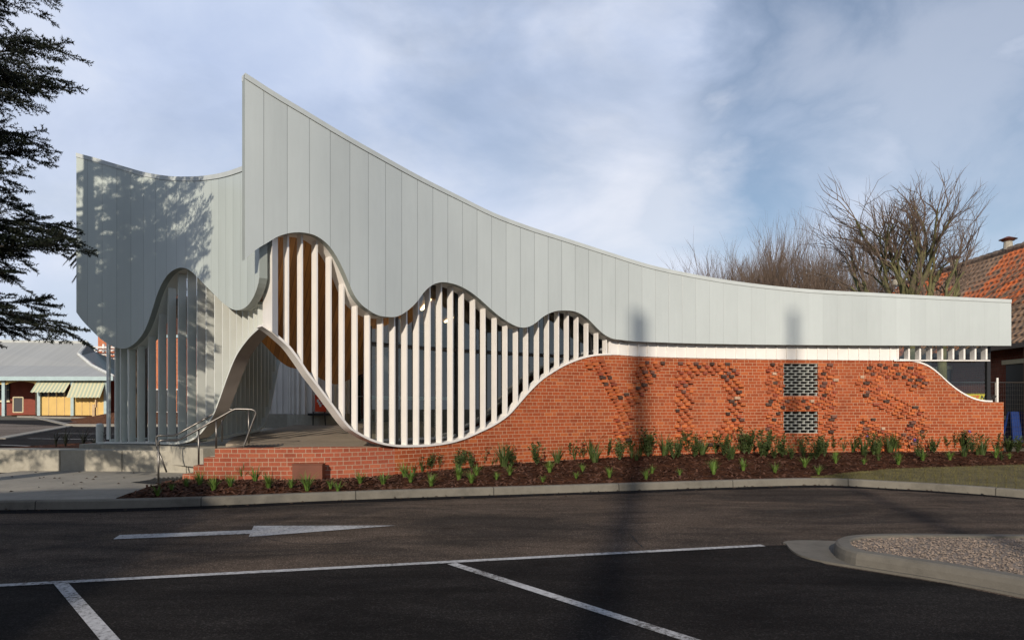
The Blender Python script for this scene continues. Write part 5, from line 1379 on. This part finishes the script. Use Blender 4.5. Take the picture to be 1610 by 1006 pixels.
# orange panel on a small stand in the entry
st = empty('tool_stand', W(508, 664, 21.5), 'small stand carrying an orange red panel inside the entry arch', 'stand')
m = MB(); a, b = W(496, 647, 21.5), W(513, 622, 21.5); m.bx(a.x, b.x, 21.45, 21.5, a.z, b.z); m.tube([(a.x, 21.44, b.z), (b.x, 21.44, b.z)], .03, 6); m.build('orange_panel', 'orange', st)
m = MB(); c = W(504, 633, 21.5)
for i in range(5): m.box((c.x+(-.08+.05*i)*.8, 21.435, c.z+(.06-.07*(i % 3))), (.06, .012, .09), 0)
m.build('white_mark', 'white_paint', st)
m = MB(); 
for dx in (-.05, .34):
    for dy in (0, .35): m.tube([(a.x+dx, 21.4+dy, TZ(21.5)), (a.x+dx*.9, 21.4+dy*.9, a.z)], .02, 5)
m.bx(a.x-.2, b.x+.1, 21.35, 21.8, a.z-.12, a.z-.05); m.build('stand_frame', 'darkmetal', st)

# ------------------------------------------------------------------ behind the viewpoint: poles and bare trees, plus a hall and evergreens added for light
m = MB(); m.box((-20.5, -12, 3.3), (26, 10, 7.4), .22, True); beh = m.build('shade_hall', 'redbrick_dark'); tag(beh, 'unseen brick hall added behind the viewpoint to shade the street', 'building')  # unseen shadow caster, added to shade the left of the road
for i, (X, Y, Hh, r_) in enumerate(((-6.1, -27, 22.2, .19), (-1.6, -26, 22.4, .12))):
    m = MB(); m.tube([(X, Y, -.1), (X, Y, Hh)], [r_*1.25, r_], 10); p = m.build('power_pole', 'bark'); tag(p, ['timber power pole behind the viewpoint, left of the other pole', 'timber power pole behind the viewpoint, right of the other pole'][i], 'pole')
for i, (X, Y, sd, k) in enumerate(((5.0, -27, 51, 1.0), (11.5, -29, 53, 1.1), (-2.0, -30, 55, 1.1), (19, -28, 57, 1.0), (-9.5, -7.5, 59, .85))):
    rr0 = random.Random(sd); limbs = []
    for j in range(7):
        a = j/7*6.28+rr0.uniform(-.3, .3); o = rr0.uniform(.2, .7); limbs.append((math.cos(a)*o, math.sin(a)*o, 1, 2.6*k, .10*k))
    bare_tree('bare_tree', (X, Y, 0), sd, limbs, 5, 2.6*k, .22*k, .04, .5, ['bare street tree behind the viewpoint, nearest the island', 'bare street tree behind the viewpoint, right of the island', 'bare street tree behind the viewpoint, beside the added hall', 'bare street tree farthest right behind the viewpoint', 'bare street tree behind the viewpoint in front of the forecourt'][i], 'bare street trees behind the viewpoint', kids=lambda lev, r: 3, trunk=2.4*k)

def evergreen(base, label, seed, h):  # unseen trees added to darken the glass reflections and block low sky
    r = random.Random(seed); t = empty('added_evergreen', base, label, 'tree', 'evergreens added behind the viewpoint'); b = Vector(base); a = MB(); f = MB()
    a.tube([b, b+Vector((0, 0, h*.7))], [.25, .1], 7)
    for i in range(2600):
        u = r.random(); rad = h*.42*math.sin(math.pi*(.12+.86*u))**.7*math.sqrt(r.random())*(1+.25*math.sin(i*.01)); an = r.random()*6.28
        c = b+Vector((math.cos(an)*rad, math.sin(an)*rad, h*(.12+.88*u))); d = Vector((r.uniform(-1, 1), r.uniform(-1, 1), r.uniform(-1, 1))).normalized()*.3; n = perp(d.normalized(), r)*.18
        f.poly([c-d, c+n, c+d, c-n])
    a.build('trunk', 'bark', t); f.build('crown', 'needle', t)
for i, X in enumerate((-14, -4, 3, 10, 17, 25, 33)): evergreen((X, -33-(i % 3)*2, 0), ['first', 'second', 'third', 'fourth', 'fifth', 'sixth', 'seventh'][i]+' added unseen evergreen from the west in the line behind the viewpoint', 90+i, 8+(i*37 % 5)*.7)

# ------------------------------------------------------------------ camera, sun, sky
cam = bpy.data.cameras.new('Camera'); co = bpy.data.objects.new('Camera', cam); col.objects.link(co)
co.location = (0, 0, H); co.rotation_euler = (math.pi/2, 0, 0)
cam.sensor_width = 36; cam.lens = 36*F/1610; cam.shift_y = (HZ-503)/1610; cam.clip_end = 3000; cam.clip_start = .05
sc.camera = co
EL = R_(21.5); toS = Vector((-.21, -1, 0)).normalized()*math.cos(EL)+Vector((0, 0, math.sin(EL)))
sun = bpy.data.lights.new('Sun', 'SUN'); sun.energy = 4.2; sun.angle = R_(.62); sun.color = (1, .88, .74)
so = bpy.data.objects.new('Sun', sun); col.objects.link(so); so.rotation_euler = (-toS).to_track_quat('-Z', 'Y').to_euler(); so.location = (-8, -20, 30)
w = bpy.data.worlds.new('World'); sc.world = w; w.use_nodes = True; t = w.node_tree; t.nodes.clear()
out_ = t.nodes.new('ShaderNodeOutputWorld')
sky = nd(t, 'TexSky', sky_type='NISHITA'); sky.sun_disc = False; sky.sun_elevation = EL; sky.sun_rotation = math.atan2(toS.x, toS.y); sky.air_density = 1.0; sky.dust_density = .8; sky.ozone_density = 1.5
bgs = nd(t, 'Background', {'Color': sky.outputs[0], 'Strength': .10})
tc = nd(t, 'TexCoord').outputs['Generated']; sp_ = nd(t, 'SeparateXYZ', {0: tc})
n1 = nd(t, 'TexNoise', {'Vector': nd(t, 'Mapping', {'Vector': tc, 'Location': (.7, .2, .3), 'Rotation': (0, .25, 0), 'Scale': (1, 1, 1.9)}).outputs[0], 'Scale': 2.3, 'Detail': 9.0, 'Roughness': .54, 'Distortion': .3}).outputs['Fac']
n2 = nd(t, 'TexNoise', {'Vector': nd(t, 'Mapping', {'Vector': tc, 'Location': (.1, .9, .3), 'Rotation': (0, .35, 0), 'Scale': (1, 1, 1.7)}).outputs[0], 'Scale': 4.8, 'Detail': 9.0, 'Roughness': .56, 'Distortion': .3}).outputs['Fac']
def lobe(px, py, deg, soft, nz):
    # a bank of cloud or a clearing in one part of the sky dome, its rim broken up by noise
    d = Vector(((px-CX)/F, 1, (HZ-py)/F)).normalized()
    dp = nd(t, 'VectorMath', {0: tc, 1: (d.x, d.y, d.z)}, operation='DOT_PRODUCT').outputs['Value']
    a = mth(t, 'DIVIDE', mth(t, 'ARCCOSINE', mth(t, 'MINIMUM', dp, 1.0)), R_(deg))
    a = mth(t, 'ADD', a, mth(t, 'MULTIPLY', mth(t, 'SUBTRACT', nz, .5), 1.9))
    o = ramp(t, a, [(0, 1), (min(.99, soft), 0)]); o.node.color_ramp.interpolation = 'EASE'; return o
blue = mth(t, 'MAXIMUM', lobe(1340, 20, 16, .95, n2), mth(t, 'MAXIMUM', lobe(1570, 250, 11, .95, n2), mth(t, 'MAXIMUM', mth(t, 'MULTIPLY', lobe(760, 120, 14, .95, n1), .5), lobe(1190, 310, 9, .95, n2))))
white = mth(t, 'MAXIMUM', mth(t, 'MULTIPLY', lobe(985, 350, 15, .95, n2), .72), mth(t, 'MAXIMUM', mth(t, 'MULTIPLY', lobe(1440, 150, 17, .95, n2), .50), mth(t, 'MULTIPLY', lobe(60, 180, 16, .95, n1), .15)))
fac = ramp(t, n1, [(.32, .48), (.60, .98)])
fac = mth(t, 'MULTIPLY', fac, mth(t, 'MULTIPLY_ADD', blue, -.80, 1.0))
fac = mth(t, 'MAXIMUM', fac, mth(t, 'MULTIPLY', white, .95))
fac = mth(t, 'MULTIPLY', fac, ramp(t, sp_.outputs[2], [(.50, 1), (.85, .25)]))
cc = ramp(t, n2, [(.30, (.42, .50, .68)), (.50, (.49, .565, .73)), (.72, (.60, .65, .77))])
low_ = ramp(t, sp_.outputs[2], [(.04, 1), (.36, 0)])
cc = mixc(t, mth(t, 'MULTIPLY', low_, .45), cc, (.70, .74, .81))
cc = mixc(t, white, cc, (.78, .785, .83))
# clouds facing the low sun are brighter than those under it
st_ = ramp(t, mth(t, 'MULTIPLY_ADD', sp_.outputs[1], .5, .5), [(.30, .80), (.75, 1.0)])
bgc = nd(t, 'Background', {'Color': cc, 'Strength': mth(t, 'MULTIPLY', st_, 1.22)})
mx = nd(t, 'MixShader', {0: fac, 1: bgs.outputs[0], 2: bgc.outputs[0]}); t.links.new(mx.outputs[0], out_.inputs[0])
vs = sc.view_settings; vs.view_transform = 'Standard'; vs.look = 'None'; vs.exposure = 0; vs.gamma = 1; vs.use_curve_mapping = False
